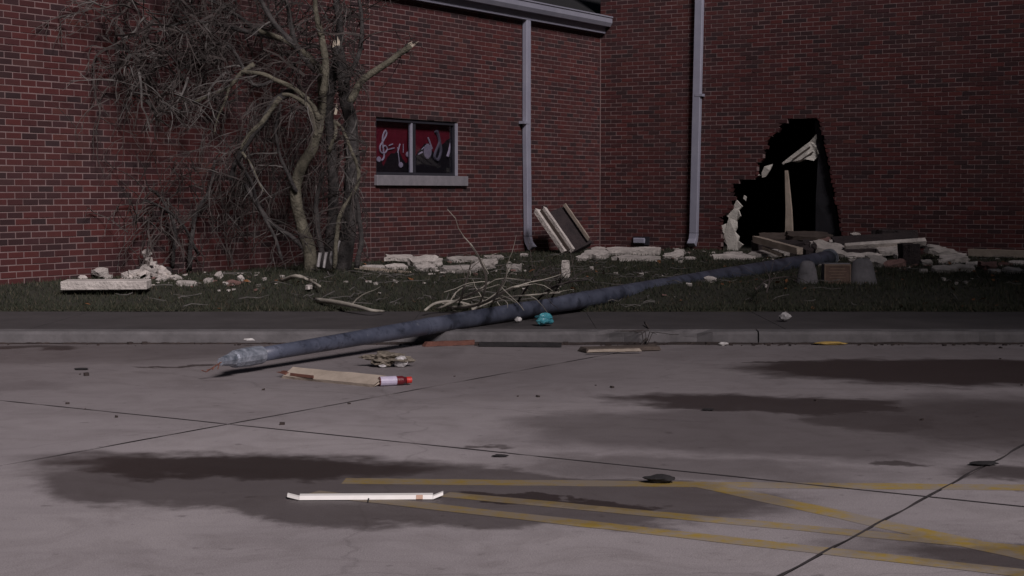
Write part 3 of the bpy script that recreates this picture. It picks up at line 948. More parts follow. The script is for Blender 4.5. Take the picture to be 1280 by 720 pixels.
# twigs
tw = MB(); tw2 = MB()
def twig(p, d, ln, r, depth, droop):
    n = max(4, int(ln/.09))
    P = [p]; dirs = []
    d = d.normalized()
    for i in range(n):
        d = (d + Vector((rnd.gauss(0, .2), rnd.gauss(0, .2), rnd.gauss(0, .16) - droop))).normalized()
        q = P[-1] + d * ln/n
        if (q - CORNER).dot(N1) < .04:
            d = (d + N1*.7).normalized(); q = keep_off(q, .04)
        if q.z < .3: q.z = .3 + rnd.uniform(0, .03); d.z = abs(d.z)*.1
        if q.x / q.y > (462 - 640) / F and q.z < 2.6 and p.z < 3.4: d.x = -abs(d.x); q = P[-1] + d * ln/n
        P.append(q); dirs.append(d.copy())
    (tw if rnd.random() < .84 else tw2).tube(P, lerp_list([r, r*.35], len(P)), 3, cap=False)
    if depth:
        for _ in range(rnd.choice((2, 3, 3, 4))):
            i = rnd.randrange(1, n)
            dd = dirs[i] + Vector((rnd.gauss(0, .7), rnd.gauss(0, .5), rnd.gauss(0, .6)))
            twig(P[i], dd, ln*rnd.uniform(.35, .65), r*.6, depth-1, droop)
for li, P in enumerate(limbs):
    lng = sum((P[i+1]-P[i]).length for i in range(len(P)-1))
    cnt = int(lng * (4 if li < 3 else 6.5))
    for _ in range(cnt):
        i = rnd.randrange(len(P)//3 if li < 3 else 1, len(P)-1)
        t = (P[i+1]-P[i]).normalized()
        d = t*.5 + Vector((rnd.gauss(-.25, .8), rnd.gauss(0, .5), rnd.gauss(.1, .6)))
        if li < 3 and P[i].z < 1.6: d = Vector((rnd.gauss(-.1, .35), rnd.gauss(0, .3), 1))
        twig(P[i], d, rnd.uniform(.35, .95), rnd.uniform(.006, .011), 2 if P[i].z > 1.6 else 1, .10)
# crown fill to the upper left and hanging strands below
for _ in range(230):
    px, py = (rnd.uniform(140, 470), rnd.uniform(-60, 100)) if rnd.random() < .6 else (rnd.uniform(125, 300), rnd.uniform(-40, 130))
    p = keep_off(PT(px, py, min(TY + rnd.uniform(-.2, .9), wallY(px, False) - rnd.uniform(.1, .7))), .08)
    twig(p, Vector((rnd.gauss(-.3, .8), rnd.gauss(0, .5), rnd.gauss(0, .6))), rnd.uniform(.4, 1.0), rnd.uniform(.006, .012) if rnd.random() < .7 else rnd.uniform(.014, .022), 2, .06)
for _ in range(115):
    px, py = rnd.uniform(285, 448), rnd.uniform(120, 250)
    p = keep_off(PT(px, py, TY + rnd.uniform(0, .8)), .1)
    twig(p, Vector((rnd.gauss(-.15, .25), rnd.gauss(0, .25), -1)), rnd.uniform(.4, 1.1), rnd.uniform(.005, .011), 1, .12)
for _ in range(80):
    px = rnd.uniform(150, 300)
    p = PT(px, rnd.uniform(225, 300), min(TY + rnd.uniform(0, .6), wallY(px, False) - rnd.uniform(.1, .6))); p = keep_off(p, .08)
    twig(p, Vector((rnd.gauss(-.2, .5), rnd.gauss(0, .3), rnd.choice((-1, .6)))), rnd.uniform(.3, .7), rnd.uniform(.005, .009), 1, .08)
o = tw.build('twigs', 'twig'); o['kind'] = 'stuff'; into(o, tree)
o = tw2.build('twigs', 'twig_pale'); o['kind'] = 'stuff'; into(o, tree)

# ================================================================ FALLEN LIGHT POLE
pa = PT(322, 444, 10.45); pb = PT(1036, 323, 20.3)
ax = (pb - pa)
Lp = ax.length; axn = ax.normalized()
pole = empty('fallen_light_pole', (pa.x, pa.y, 0))
tag(pole, 'long tapered dark blue metal light pole lying across the kerb and lawn', 'light pole')
mb = MB(); npt = 40
P = [pa + ax*i/(npt-1) for i in range(npt)]
mb.tube(P, [float(np.interp(i/(npt-1), [0, .2, .5, 1], [.048, .067, .084, .100])) * (1 + .05*noise.noise((i*.6, 0, 1)) - (.12 if i in (13, 14) else 0)) for i in range(npt)], 20)
into(mb.build('shaft', 'pole', smooth=True), pole)
for t in (.18, .41):
    c_ = pa + ax*t
    mb = MB(); rr1 = float(np.interp(t, [0, .2, .5, 1], [.048, .067, .084, .100])) + .003
    mb.tube([c_ - axn*.05, c_ + axn*.05], [rr1, rr1], 20); into(mb.build('collar', 'pole', smooth=False), pole)
q = pa - axn*.02
mb = MB(); mb.tube([q + axn*.05, q - axn*.10, q - axn*.22, q - axn*.26], [.062, .064, .058, .04], 12)
into(mb.build('lamp_bracket', 'pole_metal', smooth=False), pole)
e1 = PT(290, 449, 10.12)
mb = MB(); mb.tube([q - axn*.24, e1, PT(276, 452, 10.0)], [.04, .046, .026], 8); into(mb.build('torn_end', 'pole_metal'), pole)
mb = MB()
sd_ = Vector((-axn.y, axn.x, 0))
for k in range(5):
    c_ = q - axn*(.04+.04*k) - sd_*(-.052) + Vector((0, 0, rnd.uniform(-.02, .03)))
    mb.box((-.02, -.008, -.02), (.02, .008, .02), Matrix.Translation(c_) @ Matrix.Rotation(rnd.uniform(0, 3), 4, 'Z'))
into(mb.build('teal_plate', 'pole_teal'), pole)
mb = MB()
for k in range(4):
    a = PT(278, 452, 10.0)
    mb.tube([a, a + Vector((-.02 - .03*k, .01*k, -.01 - .02*k)), a + Vector((-.03-.03*k, -.02*k, -.05))], .004, 5)
into(mb.build('loose_wire', 'rust_wood'), pole)
mb = MB(); mb.tube([pb - axn*.01, pb + axn*.03], [.125, .125], 16); into(mb.build('base_ring', 'pole_metal'), pole)
for k in range(4):
    a = math.pi/4 + k*math.pi/2
    c_ = pb + (sd_*math.cos(a) + axn.cross(sd_)*math.sin(a))*.085
    mb = MB(); mb.tube([c_ + axn*.03, c_ + axn*.12], .011, 6); into(mb.build('anchor_bolt', 'pole_metal'), pole)

# ================================================================ RUBBLE
def jag_outline(w, d, n, jag):
    pts = []
    for i in range(n):
        a = 2*math.pi*i/n + rnd.uniform(-.15, .15)
        c_, s_ = math.cos(a), math.sin(a)
        k = 1 / max(abs(c_), abs(s_)) ** .8
        pts.append((c_*k*w/2*(1 - rnd.random()*jag), s_*k*d/2*(1 - rnd.random()*jag)))
    return pts
def chunk(px0, px1, py0, py1, name, mat, label, cat, group, Y=None, h=GRADE, th=None, dep=None, roll=0, yaw=0, jag=.42, n=13, straight=False, rot_z=0):
    """a broken slab: front foot at py1, lifted at the back until its far edge shows at py0"""
    pxc = (px0+px1)/2
    if Y is None:
        p = G(pxc, py1, h); Y = p.y
    else:
        p = PT(pxc, py1, Y)
    sc = Y / F
    w, H = (px1-px0)*sc, (py1-py0)*sc
    th = th or max(.03, H*.45)
    dep = dep or max(w*.55, H*1.3, .12)
    tilt = math.asin(min(.9, max(.02, (H*.95 - th)/dep)))
    if straight:
        o2 = [(-w/2, -dep/2), (w/2, -dep/2), (w/2, dep/2), (-w/2, dep/2)]
        o2 = [(a + rnd.uniform(-.01, .01), c_ + rnd.uniform(-.01, .01)) for a, c_ in o2]
    else:
        o2 = jag_outline(w, dep, n, jag)
    lo = min(c_ for a, c_ in o2)
    mb = MB()
    mb.prism([(a, c_ - lo, th) for a, c_ in o2], Vector((0, 0, -th)))
    o = mb.build(name, mat)
    bm = bmesh.new(); bm.from_mesh(o.data)
    bmesh.ops.recalc_face_normals(bm, faces=bm.faces)
    if not straight:
        bmesh.ops.triangulate(bm, faces=bm.faces[:])
        bmesh.ops.subdivide_edges(bm, edges=bm.edges[:], cuts=1)
        sd0 = rnd.random()*50
        for v in bm.verts:
            k = min(.022, th*.28)
            v.co += Vector((noise.noise(v.co*14 + Vector((sd0,0,0))), noise.noise(v.co*14 + Vector((0,sd0,0))), noise.noise(v.co*12 + Vector((0,0,sd0))))) * k
    else:
        bmesh.ops.bevel(bm, geom=bm.edges[:], offset=.006, segments=1, affect='EDGES')
    rm = Matrix.Rotation(R(roll), 4, 'Y') @ Matrix.Rotation(tilt, 4, 'X') @ Matrix.Rotation(R(yaw), 4, 'Z')
    bmesh.ops.transform(bm, matrix=rm, verts=bm.verts)
    zmin = min(v.co.z for v in bm.verts)
    bmesh.ops.translate(bm, vec=(0, 0, -zmin), verts=bm.verts)
    bm.to_mesh(o.data); bm.free()
    o.location = p
    # keep clear of the walls
    pts = [o.location + v.co for v in o.data.vertices]
    for nv in (N1, N2):
        d = min((q - CORNER).dot(nv) for q in pts)
        if d < .03: o.location = Vector(o.location) + nv*(.03 - d)
    tag(o, label, cat, group)
    return o
HL = ('pale broken masonry piece in the heap below the torn hole', 'rubble', 'rubble heap under the hole')
HR = ('pale broken masonry piece in the low scatter beside the fallen timber beam', 'rubble', 'rubble scatter by the beam')
ML = ('pale broken slab lying along the wall foot between the two downspouts', 'rubble', 'slabs between the downspouts')
WB = ('pale broken slab on the grass below the window', 'rubble', 'slabs below the window')
TL = ('pale broken masonry lump behind the long slab beside the bare tree', 'rubble', 'lumps beside the tree')
YB = 22.6
HLR = ('reddish broken brick lump among the pale slabs below the torn hole', 'rubble', 'reddish lumps under the hole')
HRR = ('reddish broken brick lump in the low scatter beside the fallen timber beam', 'rubble', 'reddish lumps by the beam')
def H(a, **k):
    mt = k.pop('mat', 'rubble')
    return chunk(*a, 'rubble_slab', mt, *(HLR if mt == 'rubble_red' else HL), **k)
# big fallen section: dark face up, pale broken edge
o = chunk(1052, 1157, 296, 317, 'wall_section', 'rubble_dark', 'dark slab of fallen wall with a pale front edge below the hole', 'wall section', None, Y=22.3, th=.05, dep=.75, roll=-3.5, straight=True)
o2_ = chunk(1056, 1157, 301, 313, 'front_edge', 'rubble', None, None, None, Y=22.22, th=.09, dep=.075, roll=-3.5, straight=True)
o2_.parent = o; o2_.location = Vector(o2_.location) - Vector(o.location)
H((1010, 1066, 302, 324), Y=22.1, roll=14, th=.07, dep=.4)
H((1050, 1112, 314, 329), Y=21.9, roll=-3)
H((1095, 1150, 306, 320), Y=22.0, roll=-6, th=.07)
H((1080, 1112, 318, 338), Y=19.6, roll=10)
H((1104, 1136, 324, 339), Y=19.4, roll=-8, mat='rubble_red')
H((1060, 1098, 322, 334), Y=20.6)
H((1012, 1034, 301, 312), Y=22.3); H((1024, 1042, 295, 306), Y=22.9, mat='rubble_red'); H((996, 1012, 292, 300), Y=23.4); H((1064, 1077, 290, 297), Y=23.2)
H((1035, 1060, 297, 310), Y=22.8); H((970, 1000, 312, 322), Y=22.6, mat='rubble_red'); H((1118, 1150, 316, 326), Y=21.0)
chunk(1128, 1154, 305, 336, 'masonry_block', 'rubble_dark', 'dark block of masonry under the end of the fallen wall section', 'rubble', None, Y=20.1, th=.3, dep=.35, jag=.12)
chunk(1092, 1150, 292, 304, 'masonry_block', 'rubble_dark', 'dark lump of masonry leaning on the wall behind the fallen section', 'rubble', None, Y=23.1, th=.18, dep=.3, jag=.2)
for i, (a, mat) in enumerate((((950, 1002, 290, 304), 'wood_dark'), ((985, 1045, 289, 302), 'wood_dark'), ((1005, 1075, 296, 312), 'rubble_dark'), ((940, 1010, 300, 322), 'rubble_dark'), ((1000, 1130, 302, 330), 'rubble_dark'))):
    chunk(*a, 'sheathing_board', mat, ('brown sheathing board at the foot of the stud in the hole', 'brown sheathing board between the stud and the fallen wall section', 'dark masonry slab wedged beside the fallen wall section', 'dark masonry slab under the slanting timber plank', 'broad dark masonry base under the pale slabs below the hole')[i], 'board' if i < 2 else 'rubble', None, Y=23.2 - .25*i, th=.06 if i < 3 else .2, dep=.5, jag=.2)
H((886, 952, 317, 328), Y=21.6, roll=2, th=.05); H((934, 991, 312, 323), Y=22.2, roll=-2, th=.05); H((905, 935, 314, 320), Y=23.0, th=.04)
for i, (a, k) in enumerate((((1154, 1204, 312, 326), dict(roll=13, th=.09)), ((1160, 1186, 308, 314), dict(Y=22.3)), ((1172, 1218, 317, 331), dict(roll=-4)), ((1162, 1202, 331, 342), {}), ((1151, 1168, 323, 333), {}),
        ((1196, 1214, 319, 328), {}), ((1188, 1222, 328, 340), {}), ((1205, 1238, 326, 336), {}), ((1224, 1250, 325, 339), dict(mat='rubble_red')), ((1236, 1254, 334, 344), {}), ((1254, 1284, 333, 343), dict(roll=5)),
        ((1262, 1292, 325, 333), {}), ((1290, 1330, 328, 342), {}), ((1248, 1268, 328, 334), dict(mat='rubble_red')), ((1148, 1162, 336, 342), {}), ((1300, 1370, 320, 334), {}))):
    mt_ = k.pop('mat', 'rubble'); chunk(*a, 'rubble_slab', mt_, *(HRR if mt_ == 'rubble_red' else HR), **k)
# timbers
def timber(a, b_, w, t, name, mat, label, cat, group=None, roll=0):
    a, b_ = Vector(a), Vector(b_)
    d = b_ - a; ln = d.length
    xa = d.normalized(); ya = Vector((0, 0, 1)).cross(xa).normalized(); za = xa.cross(ya)
    mt = Matrix.Rotation(R(roll), 3, xa) @ Matrix((xa, ya, za)).transposed()
    mb = MB()
    k = 8
    vs, fs = [], []
    for i in range(k+1):
        x_ = ln*i/k
        for sy, sz in ((-1, -1), (1, -1), (1, 1), (-1, 1)):
            e = rnd.uniform(-.02, .02) if i in (0, k) else 0
            vs.append(mt @ Vector((x_ + e, sy*w/2 + rnd.uniform(-.002, .002), sz*t/2 + rnd.uniform(-.002, .002))))
    for i in range(k):
        for q in range(4): fs.append((i*4+q, i*4+(q+1) % 4, (i+1)*4+(q+1) % 4, (i+1)*4+q))
    fs += [(3, 2, 1, 0), tuple(k*4+q for q in range(4))]
    mb.add(vs, fs)
    o = mb.build(name, mat); o.location = a
    return tag(o, label, cat, group)
timber(PT(944, 299, 22.4), PT(1000, 314, 21.5), .10, .09, 'timber_plank', 'wood', 'raw timber plank slanting down from the hole beside the fallen pole', 'plank')
timber(PT(954, 310, 22.2), PT(978, 319, 21.8), .06, .04, 'timber_offcut', 'wood', 'short timber offcut under the slanting plank', 'plank')
timber(PT(1211, 315.5, 22.2), PT(1330, 319, 21.4), .12, .10, 'timber_beam', 'wood', 'long pale timber beam lying against the damaged wall', 'beam')
# slabs between the downspouts
for a, k in (((757, 830, 310, 321), dict(th=.08, dep=.4, jag=.1)), ((725, 764, 312, 326), dict(roll=-4)), ((762, 832, 319, 328), dict(th=.05)), ((826, 862, 314, 325), dict(roll=-8)), ((856, 872, 320, 326), {}), ((738, 760, 308, 316), {}),
             ((842, 858, 310, 317), {}), ((720, 738, 318, 327), {})):
    chunk(*a, 'rubble_slab', 'rubble', *ML, **k)
for a, k in (((474, 522, 317, 327), dict(Y=20.3)), ((508, 556, 317, 335), dict(roll=-3, Y=19.8)), ((545, 602, 330, 343), dict(th=.05)), ((518, 548, 329, 341), {}), ((588, 626, 324, 340), dict(roll=-12)), ((556, 604, 320, 329), dict(Y=20.6)),
             ((632, 653, 329, 341), dict(jag=.1)), ((478, 512, 328, 338), {}), ((604, 632, 318, 326), dict(Y=21.5)), ((446, 482, 331, 338), dict(th=.03))):
    chunk(*a, 'rubble_slab', 'rubble', *WB, **k)
timber(PT(444, 334, 18.6) , PT(512, 341, 18.2), .07, .03, 'split_lath', 'wood', 'thin split lath on the grass below the window', 'plank')
chunk(701, 714, 331, 349, 'masonry_shard', 'rubble', 'single pale upright shard standing in the grass before the leaning panel', 'rubble', None, th=.2, dep=.10, jag=.35, n=7)
# left: long slab and lumps
chunk(76, 184, 350, 363, 'long_slab', 'rubble', 'long straight pale slab lying before the window wall beside the bare tree', 'slab', None, th=.085, dep=.22, straight=True, roll=-.5)
for a, k in (((95, 109, 342, 353), dict(Y=16.6)), ((110, 134, 333, 346), dict(Y=16.8)), ((128, 142, 342, 350), dict(Y=16.7)), ((152, 182, 336, 350), dict(Y=16.9)), ((172, 190, 328, 346), dict(Y=17.1)), ((184, 198, 318, 334), dict(Y=17.2)), ((178, 192, 310, 322), dict(Y=17.3)),
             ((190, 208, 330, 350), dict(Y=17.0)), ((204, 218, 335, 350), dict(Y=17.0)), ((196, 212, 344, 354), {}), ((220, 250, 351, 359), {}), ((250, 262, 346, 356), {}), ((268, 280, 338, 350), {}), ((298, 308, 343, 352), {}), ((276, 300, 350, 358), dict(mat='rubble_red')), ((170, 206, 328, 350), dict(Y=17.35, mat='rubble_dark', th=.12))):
    mt_ = k.pop('mat', 'rubble')
    lb = TL if mt_ == 'rubble' else ('flat reddish piece of broken brick before the foot of the bare tree', 'rubble', None) if mt_ == 'rubble_red' else ('dark core of the heap of lumps beside the bare tree', 'rubble', None)
    chunk(*a, 'rubble_lump', mt_, *lb, jag=.5, n=9, yaw=rnd.uniform(-40, 40), roll=rnd.uniform(-25, 25), **k)
for k in range(26):
    t = rnd.random(); cx = 150 + 70*t
    top = 350 - 36*max(0, 1 - abs(cx-188)/34)
    py1 = rnd.uniform(top + 6, 353); w_ = rnd.uniform(6, 15)
    chunk(cx-w_/2, cx+w_/2, py1-rnd.uniform(4, 9), py1, 'rubble_lump', 'rubble', *TL, Y=16.75 + (353-py1)*.018, jag=.5, n=8, yaw=rnd.uniform(-60, 60), roll=rnd.uniform(-30, 30))
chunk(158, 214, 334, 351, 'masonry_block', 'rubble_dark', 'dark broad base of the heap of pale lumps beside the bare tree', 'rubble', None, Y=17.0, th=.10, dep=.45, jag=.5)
for px, py, hh_ in ((397, 334, 13), (404, 335, 10), (414, 332, 16), (419, 320, 9)):
    chunk(px-2.5, px+2.5, py-hh_, py, 'torn_sheet', 'clear', 'torn pale strip caught upright between the stems of the bare tree', 'debris', 'strips caught in the tree', Y=18.05, th=.16, dep=.09, jag=.4, n=7, roll=rnd.uniform(-14, 14))
for px, py, s in ((385, 362, 8), (431, 356, 9), (460, 356, 10), (470, 358, 7), (330, 352, 8), (352, 349, 6), (700, 360, 6), (740, 338, 6), (957, 360, 5), (1180, 352, 6), (1208, 356, 5), (770, 345, 9), (852, 330, 8), (655, 322, 12), (888, 354, 18)):
    chunk(px-s/2, px+s/2, py-s*.5, py, 'masonry_crumb', 'rubble', 'small pale crumb of masonry lying alone on the grass', 'rubble', 'crumbs on the grass', h=lawn_z(0, 17), th=.035, n=7)

# leaning wall panel against the window wall, by the downspout
c0 = [PT(680, 268, 24.3), PT(706, 257, 24.6), PT(740, 303, 24.3), PT(714, 316, 23.9)]
fn = (c0[1]-c0[0]).cross(c0[3]-c0[0]).normalized()
if fn.y > 0: fn = -fn
pan = empty('broken_panel', (c0[3].x, c0[3].y, GRADE))
tag(pan, 'dark wall panel with pale edge boards leaning beside the window wall downspout', 'wall panel')
mb = MB(); mb.prism(c0, -fn*.10); into(mb.build('dark_face', 'rubble_dark'), pan)
def bar(a, b_, w, t, name, mat, root):
    o = timber(a, b_, w, t, name, mat, None, None); return into(o, root)
bar(PT(671, 263, 24.0), PT(707, 315, 23.6), .11, .07, 'edge_board', 'rubble', pan)
bar(PT(680, 261, 24.15), PT(716, 313, 23.75), .05, .07, 'edge_board', 'rubble', pan)
bar(PT(706, 256, 24.5), PT(736, 299, 24.2), .03, .05, 'edge_strip', 'wood', pan)
bar(PT(676, 262, 23.95), PT(711, 313, 23.55), .012, .05, 'split_line', 'wood_dark', pan)

# ================================================================ MARKER WITH PLAQUE
mk = G(1046, 356, GRADE)
mroot = empty('plaque_marker', mk)
tag(mroot, 'low concrete marker with a bronze plaque between two rounded stumps', 'marker')
s_ = mk.y / F
mb = MB(); mb.box((-17*s_, -.02, -.05), (17*s_, .12, 27*s_))
bevel(into(mb.build('backing', 'stone', loc=(0, 0, 0)), mroot), .01)
bpy.data.objects[-1] if False else None
for ob in [c_ for c_ in bpy.data.objects if c_.name.startswith('backing')]: ob.location = (0, 0, 0)
def place(o, loc=(0, 0, 0)):
    o.parent = mroot; o.location = loc; return o
mb = MB(); mb.box((-15*s_, -.034, 2*s_), (15*s_, -.021, 25*s_)); plq = place(mb.build('plaque', 'plaque'))
mb = MB()
for lo, hi in (((-16.5*s_, -.04, 24*s_), (16.5*s_, -.022, 26*s_)), ((-16.5*s_, -.04, 1*s_), (16.5*s_, -.022, 2.6*s_)), ((-16.5*s_, -.04, 2.7*s_), (-15.2*s_, -.022, 23.9*s_)), ((15.2*s_, -.04, 2.7*s_), (16.5*s_, -.022, 23.9*s_))):
    mb.box(lo, hi)
o = mb.build('rim', 'plaque_rim'); o.parent = plq
mb = MB()
for k in range(5):
    w_ = (9, 11, 8, 10, 6)[k]
    mb.box((-w_*s_, -.037, (20-3.6*k)*s_), (w_*s_, -.0345, (20.9-3.6*k)*s_))
o = mb.build('raised_lines', 'plaque_rim'); o.parent = plq
for cx, rw, hh_ in ((-36, 13, 30), (33, 17, 33)):
    mb = MB()
    prof = [(1.12, -.04), (1.1, .02), (1.0, hh_*s_*.3), (.85, hh_*s_*.65), (.68, hh_*s_*.88), (.45, hh_*s_*.98), (.15, hh_*s_)]
    n = 16; vs = []
    for r_, z_ in prof:
        for k in range(n):
            a = 2*math.pi*k/n
            vs.append((cx*s_ + r_*rw*s_*math.cos(a), .05 + r_*rw*s_*.8*math.sin(a), z_))
    fs = [(i*n+k, i*n+(k+1) % n, (i+1)*n+(k+1) % n, (i+1)*n+k) for i in range(len(prof)-1) for k in range(n)]
    fs.append(tuple((len(prof)-1)*n+k for k in range(n)))
    mb.add(vs, fs)
    place(mb.build('stump', 'stone', smooth=True))

# ================================================================ FALLEN BRANCHES
def fallen(stems, label, mat='twig_pale', sub=3, seed=0, group=None):
    root = empty('fallen_branch', stems[0][0][0])
    tag(root, label, 'branch', group)
    mt_ = MB()
    for P, r in stems:
        Q = smooth_path(P, 4)
        mb = MB(); mb.tube(Q, lerp_list(r, len(Q)), 6)
        into(mb.build('stem', mat, smooth=True), root)
        for _ in range(sub):
            i = rnd.randrange(2, len(Q)-2)
            d = (Q[i+1]-Q[i-1]).normalized() + Vector((rnd.gauss(0, .5), rnd.gauss(0, .4), rnd.gauss(.2, .35)))
            p = Q[i].copy(); R2 = [p]
            for k in range(5):
                d = (d + Vector((rnd.gauss(0, .2), rnd.gauss(0, .2), rnd.gauss(-.05, .15)))).normalized()
                p = p + d*rnd.uniform(.04, .1)
                p.z = max(p.z, lawn_z(p.x, p.y) + .01 if p.y > LAWN0 else WALK + .008)
                R2.append(p.copy())
            mt_.tube(R2, lerp_list([r[-1]*.8, .002], len(R2)), 4, cap=False)
    if mt_.f:
        o = mt_.build('twigs', mat); o['kind'] = 'stuff'; into(o, root)
    return root
def gp(px, py, up=.02):
    p = G(px, py, .2)
    z = lawn_z(p.x, p.y) if p.y > LAWN0 else WALK
    p = G(px, py, z + up)
    return p
fallen([([gp(394, 375, .07), gp(420, 378, .08), gp(445, 383, .07), gp(465, 388, .05), gp(480, 389, .03)], [.026, .024, .018, .010])], 'single curved barkless stick lying on the grass before the tree', 'bare_wood', sub=1)
fallen([([gp(531, 388, .05), gp(545, 379, .1), gp(570, 377, .1), gp(598, 384, .04)], [.012, .014, .008]),
        ([gp(545, 386, .04), gp(580, 372, .12), gp(600, 362, .2), gp(612, 352, .25)], [.014, .012, .006]),
        ([gp(560, 385, .04), gp(600, 380, .12), gp(640, 360, .2), gp(665, 355, .2)], [.016, .014, .008]),
        ([gp(590, 387, .03), gp(620, 375, .1), gp(650, 370, .15), gp(700, 366, .1)], [.012, .010, .006]),
        ([gp(600, 380, .05), gp(608, 352, .3), gp(600, 325, .55), gp(588, 305, .7)], [.010, .008, .004]),
        ([gp(575, 378, .05), gp(583, 350, .3), gp(590, 325, .5)], [.010, .007, .004]),
        ([gp(615, 380, .05), gp(630, 350, .3), gp(640, 330, .4)], [.010, .007, .004])], 'tangled fallen branch with pale curved stems lying behind the pole', 'bare_wood', sub=4)
fallen([([gp(668, 378, .04), gp(690, 360, .15), gp(715, 352, .2), gp(735, 350, .1)], [.012, .010, .005]),
        ([gp(650, 372, .04), gp(665, 350, .25), gp(675, 335, .3)], [.012, .008, .004]),
        ([gp(690, 372, .03), gp(700, 352, .2), gp(698, 338, .3)], [.010, .008, .004])], 'dark twiggy fallen branch before the leaning panel', mat='twig', sub=12)
fallen([([gp(945, 362, .04), gp(960, 350, .1), gp(985, 346, .12), gp(1000, 348, .08)], [.010, .008, .004]),
        ([gp(958, 366, .03), gp(962, 348, .15), gp(955, 338, .2)], [.010, .007, .003])], 'small fallen branch leaning on the pole near the plaque marker', mat='twig', sub=8)
fallen([([Vector((.0, 0, 0)) + PT(806, 403, 12.9), PT(812, 414, 12.5), PT(806, 425, 12.33), PT(798, 436, 12.1)], [.008, .008, .005]),
        ([PT(820, 420, 12.42), PT(808, 426, 12.33), PT(812, 438, 12.1)], [.008, .006, .004])], 'thin dark twig draped over the kerb edge', mat='twig', sub=3)
fallen([([gp(350, 352, .02), gp(370, 345, .1), gp(385, 350, .06), gp(400, 358, .03)], [.02, .02, .012])], 'short thick stick lying at the foot of the bare tree', mat='bare_wood', sub=2)

# ================================================================ LITTER
def crumple(c_, size, mat, name, label, cat, seed, rough=.45, group=None, sub=3):
    bm = bmesh.new(); bmesh.ops.create_icosphere(bm, subdivisions=sub, radius=1)
    for v in bm.verts:
        n_ = noise.noise(v.co*1.6 + Vector((seed, 0, 0))) + .6*abs(noise.noise(v.co*4 + Vector((0, seed, 0))))
        v.co = v.co * (1 + rough*n_)
        v.co = Vector((v.co.x*size[0], v.co.y*size[1], v.co.z*size[2]))
    zm = min(v.co.z for v in bm.verts)
    bmesh.ops.translate(bm, vec=(0, 0, -zm), verts=bm.verts)
    me = bpy.data.meshes.new(name); bm.to_mesh(me); bm.free()
    me.materials.append(M[mat])
    o = bpy.data.objects.new(name, me); o.location = c_; COL.objects.link(o)
    return tag(o, label, cat, group)
def gl(px, py, h): return G(px, py, h)
crumple(gl(680, 407, WALK+.002), (.075, .06, .045), 'teal_bag', 'plastic_bag', 'crumpled teal plastic bag on the pavement below the pole', 'bag', 3)
crumple(gl(648, 403, WALK+.002), (.026, .02, .022), 'white_bit', 'paper_scrap', 'small white scrap on the pavement beside the teal bag', 'litter', 5, sub=2)
crumple(gl(981, 402, WALK+.002), (.045, .04, .035), 'clear', 'paper_ball', 'pale crumpled ball lying alone on the pavement near the kerb', 'litter', 8, sub=2)
o = crumple(gl(484, 458, .002), (.12, .085, .034), 'paper', 'paper_bag', 'crumpled brown paper bag on the lot near the kerb', 'bag', 13, .9, None, 4)
q = crumple((.09, -.03, .0), (.05, .04, .035), 'clear', 'clear_wrapper', None, None, 21, sub=2); q.parent = o
q = crumple((-.03, -.075, .0), (.025, .015, .012), 'clear', 'clear_wrapper', None, None, 25, sub=2); q.parent = o
crumple(gl(825, 603, .002), (.062, .035, .014), 'black_rag', 'black_glove', 'flat black rag lying on the concrete beside the yellow line', 'rag', 31, .3)
crumple(gl(905, 432, .002), (.04, .02, .012), 'white_bit', 'paper_scrap', 'flat white scrap lying in the gutter below the kerb', 'litter', 35, sub=2)
crumple(gl(1038, 431, .002), (.12, .03, .012), 'yellow_bit', 'yellow_scrap', 'flat yellow scrap lying in the gutter', 'litter', 37, sub=2)
crumple(gl(312, 426, .04), (.04, .02, .01), 'white_bit', 'paper_scrap', 'white sliver on the kerb face behind the pole end', 'litter', 39, sub=2)
crumple(gl(102, 462, .002), (.05, .03, .006), 'black_rag', 'leaf_wad', 'dark flat wad on bare concrete near the kerb', 'litter', 41, sub=2)
crumple(gl(625, 571, .002), (.035, .012, .006), 'black_rag', 'leaf_wad', 'small dark wad lying in the slab joint', 'litter', 43, sub=2)
crumple(gl(885, 513, .002), (.035, .02, .006), 'black_rag', 'leaf_wad', 'small dark wad on the damp stain', 'litter', 45, sub=2)
crumple(gl(1230, 581, .002), (.06, .03, .008), 'black_rag', 'leaf_wad', 'dark wad on the concrete beside the diagonal joint', 'litter', 47, sub=2)
# splintered board and bottle
bd = timber(G(360, 466, .03), G(476, 477, .03), .13, .02, 'splintered_board', 'wood', 'splintered pale board lying tilted on the lot by the bottle', 'board', None, 20)
mb = MB()
a = Vector((0, 0, 0)); dd = (G(476, 478, .02) - G(362, 465, .02)).normalized(); nn_ = Vector((-dd.y, dd.x, 0))
for k in range(5):
    st = nn_*(-.04 + .02*k)
    mb.tube([st + dd*.03, st - dd*rnd.uniform(.02, .10) + Vector((0, 0, .004))], [.010, .002], 4)
o = mb.build('split_end', 'rust_wood'); o.parent = bd
mb = MB(); mb.box((-.02, -.004, -.008), (.20, .002, .010), Matrix.Translation(-nn_*.047 + dd*.10) @ Matrix.Rotation(math.atan2(dd.y, dd.x), 4, 'Z'))
o = mb.build('broken_edge', 'rust_wood'); o.parent = bd
b0, b1 = G(474, 483, .0), G(514, 481, .0)
bt = empty('drink_bottle', (b0 + b1)/2); tag(bt, 'small bottle with a lilac label and red cap lying on the lot', 'bottle')
dv = (b1-b0); dn = dv.normalized(); up = Vector((0, 0, .031))
def seg(t0, t1, r0, r1, name, mat, kk=4):
    mb = MB(); n_ = kk
    mb.tube([b0 + up + dv*(t0 + (t1-t0)*i/n_) for i in range(n_+1)], lerp_list([r0, r1], n_+1), 14)
    return into(mb.build(name, mat, smooth=False), bt)
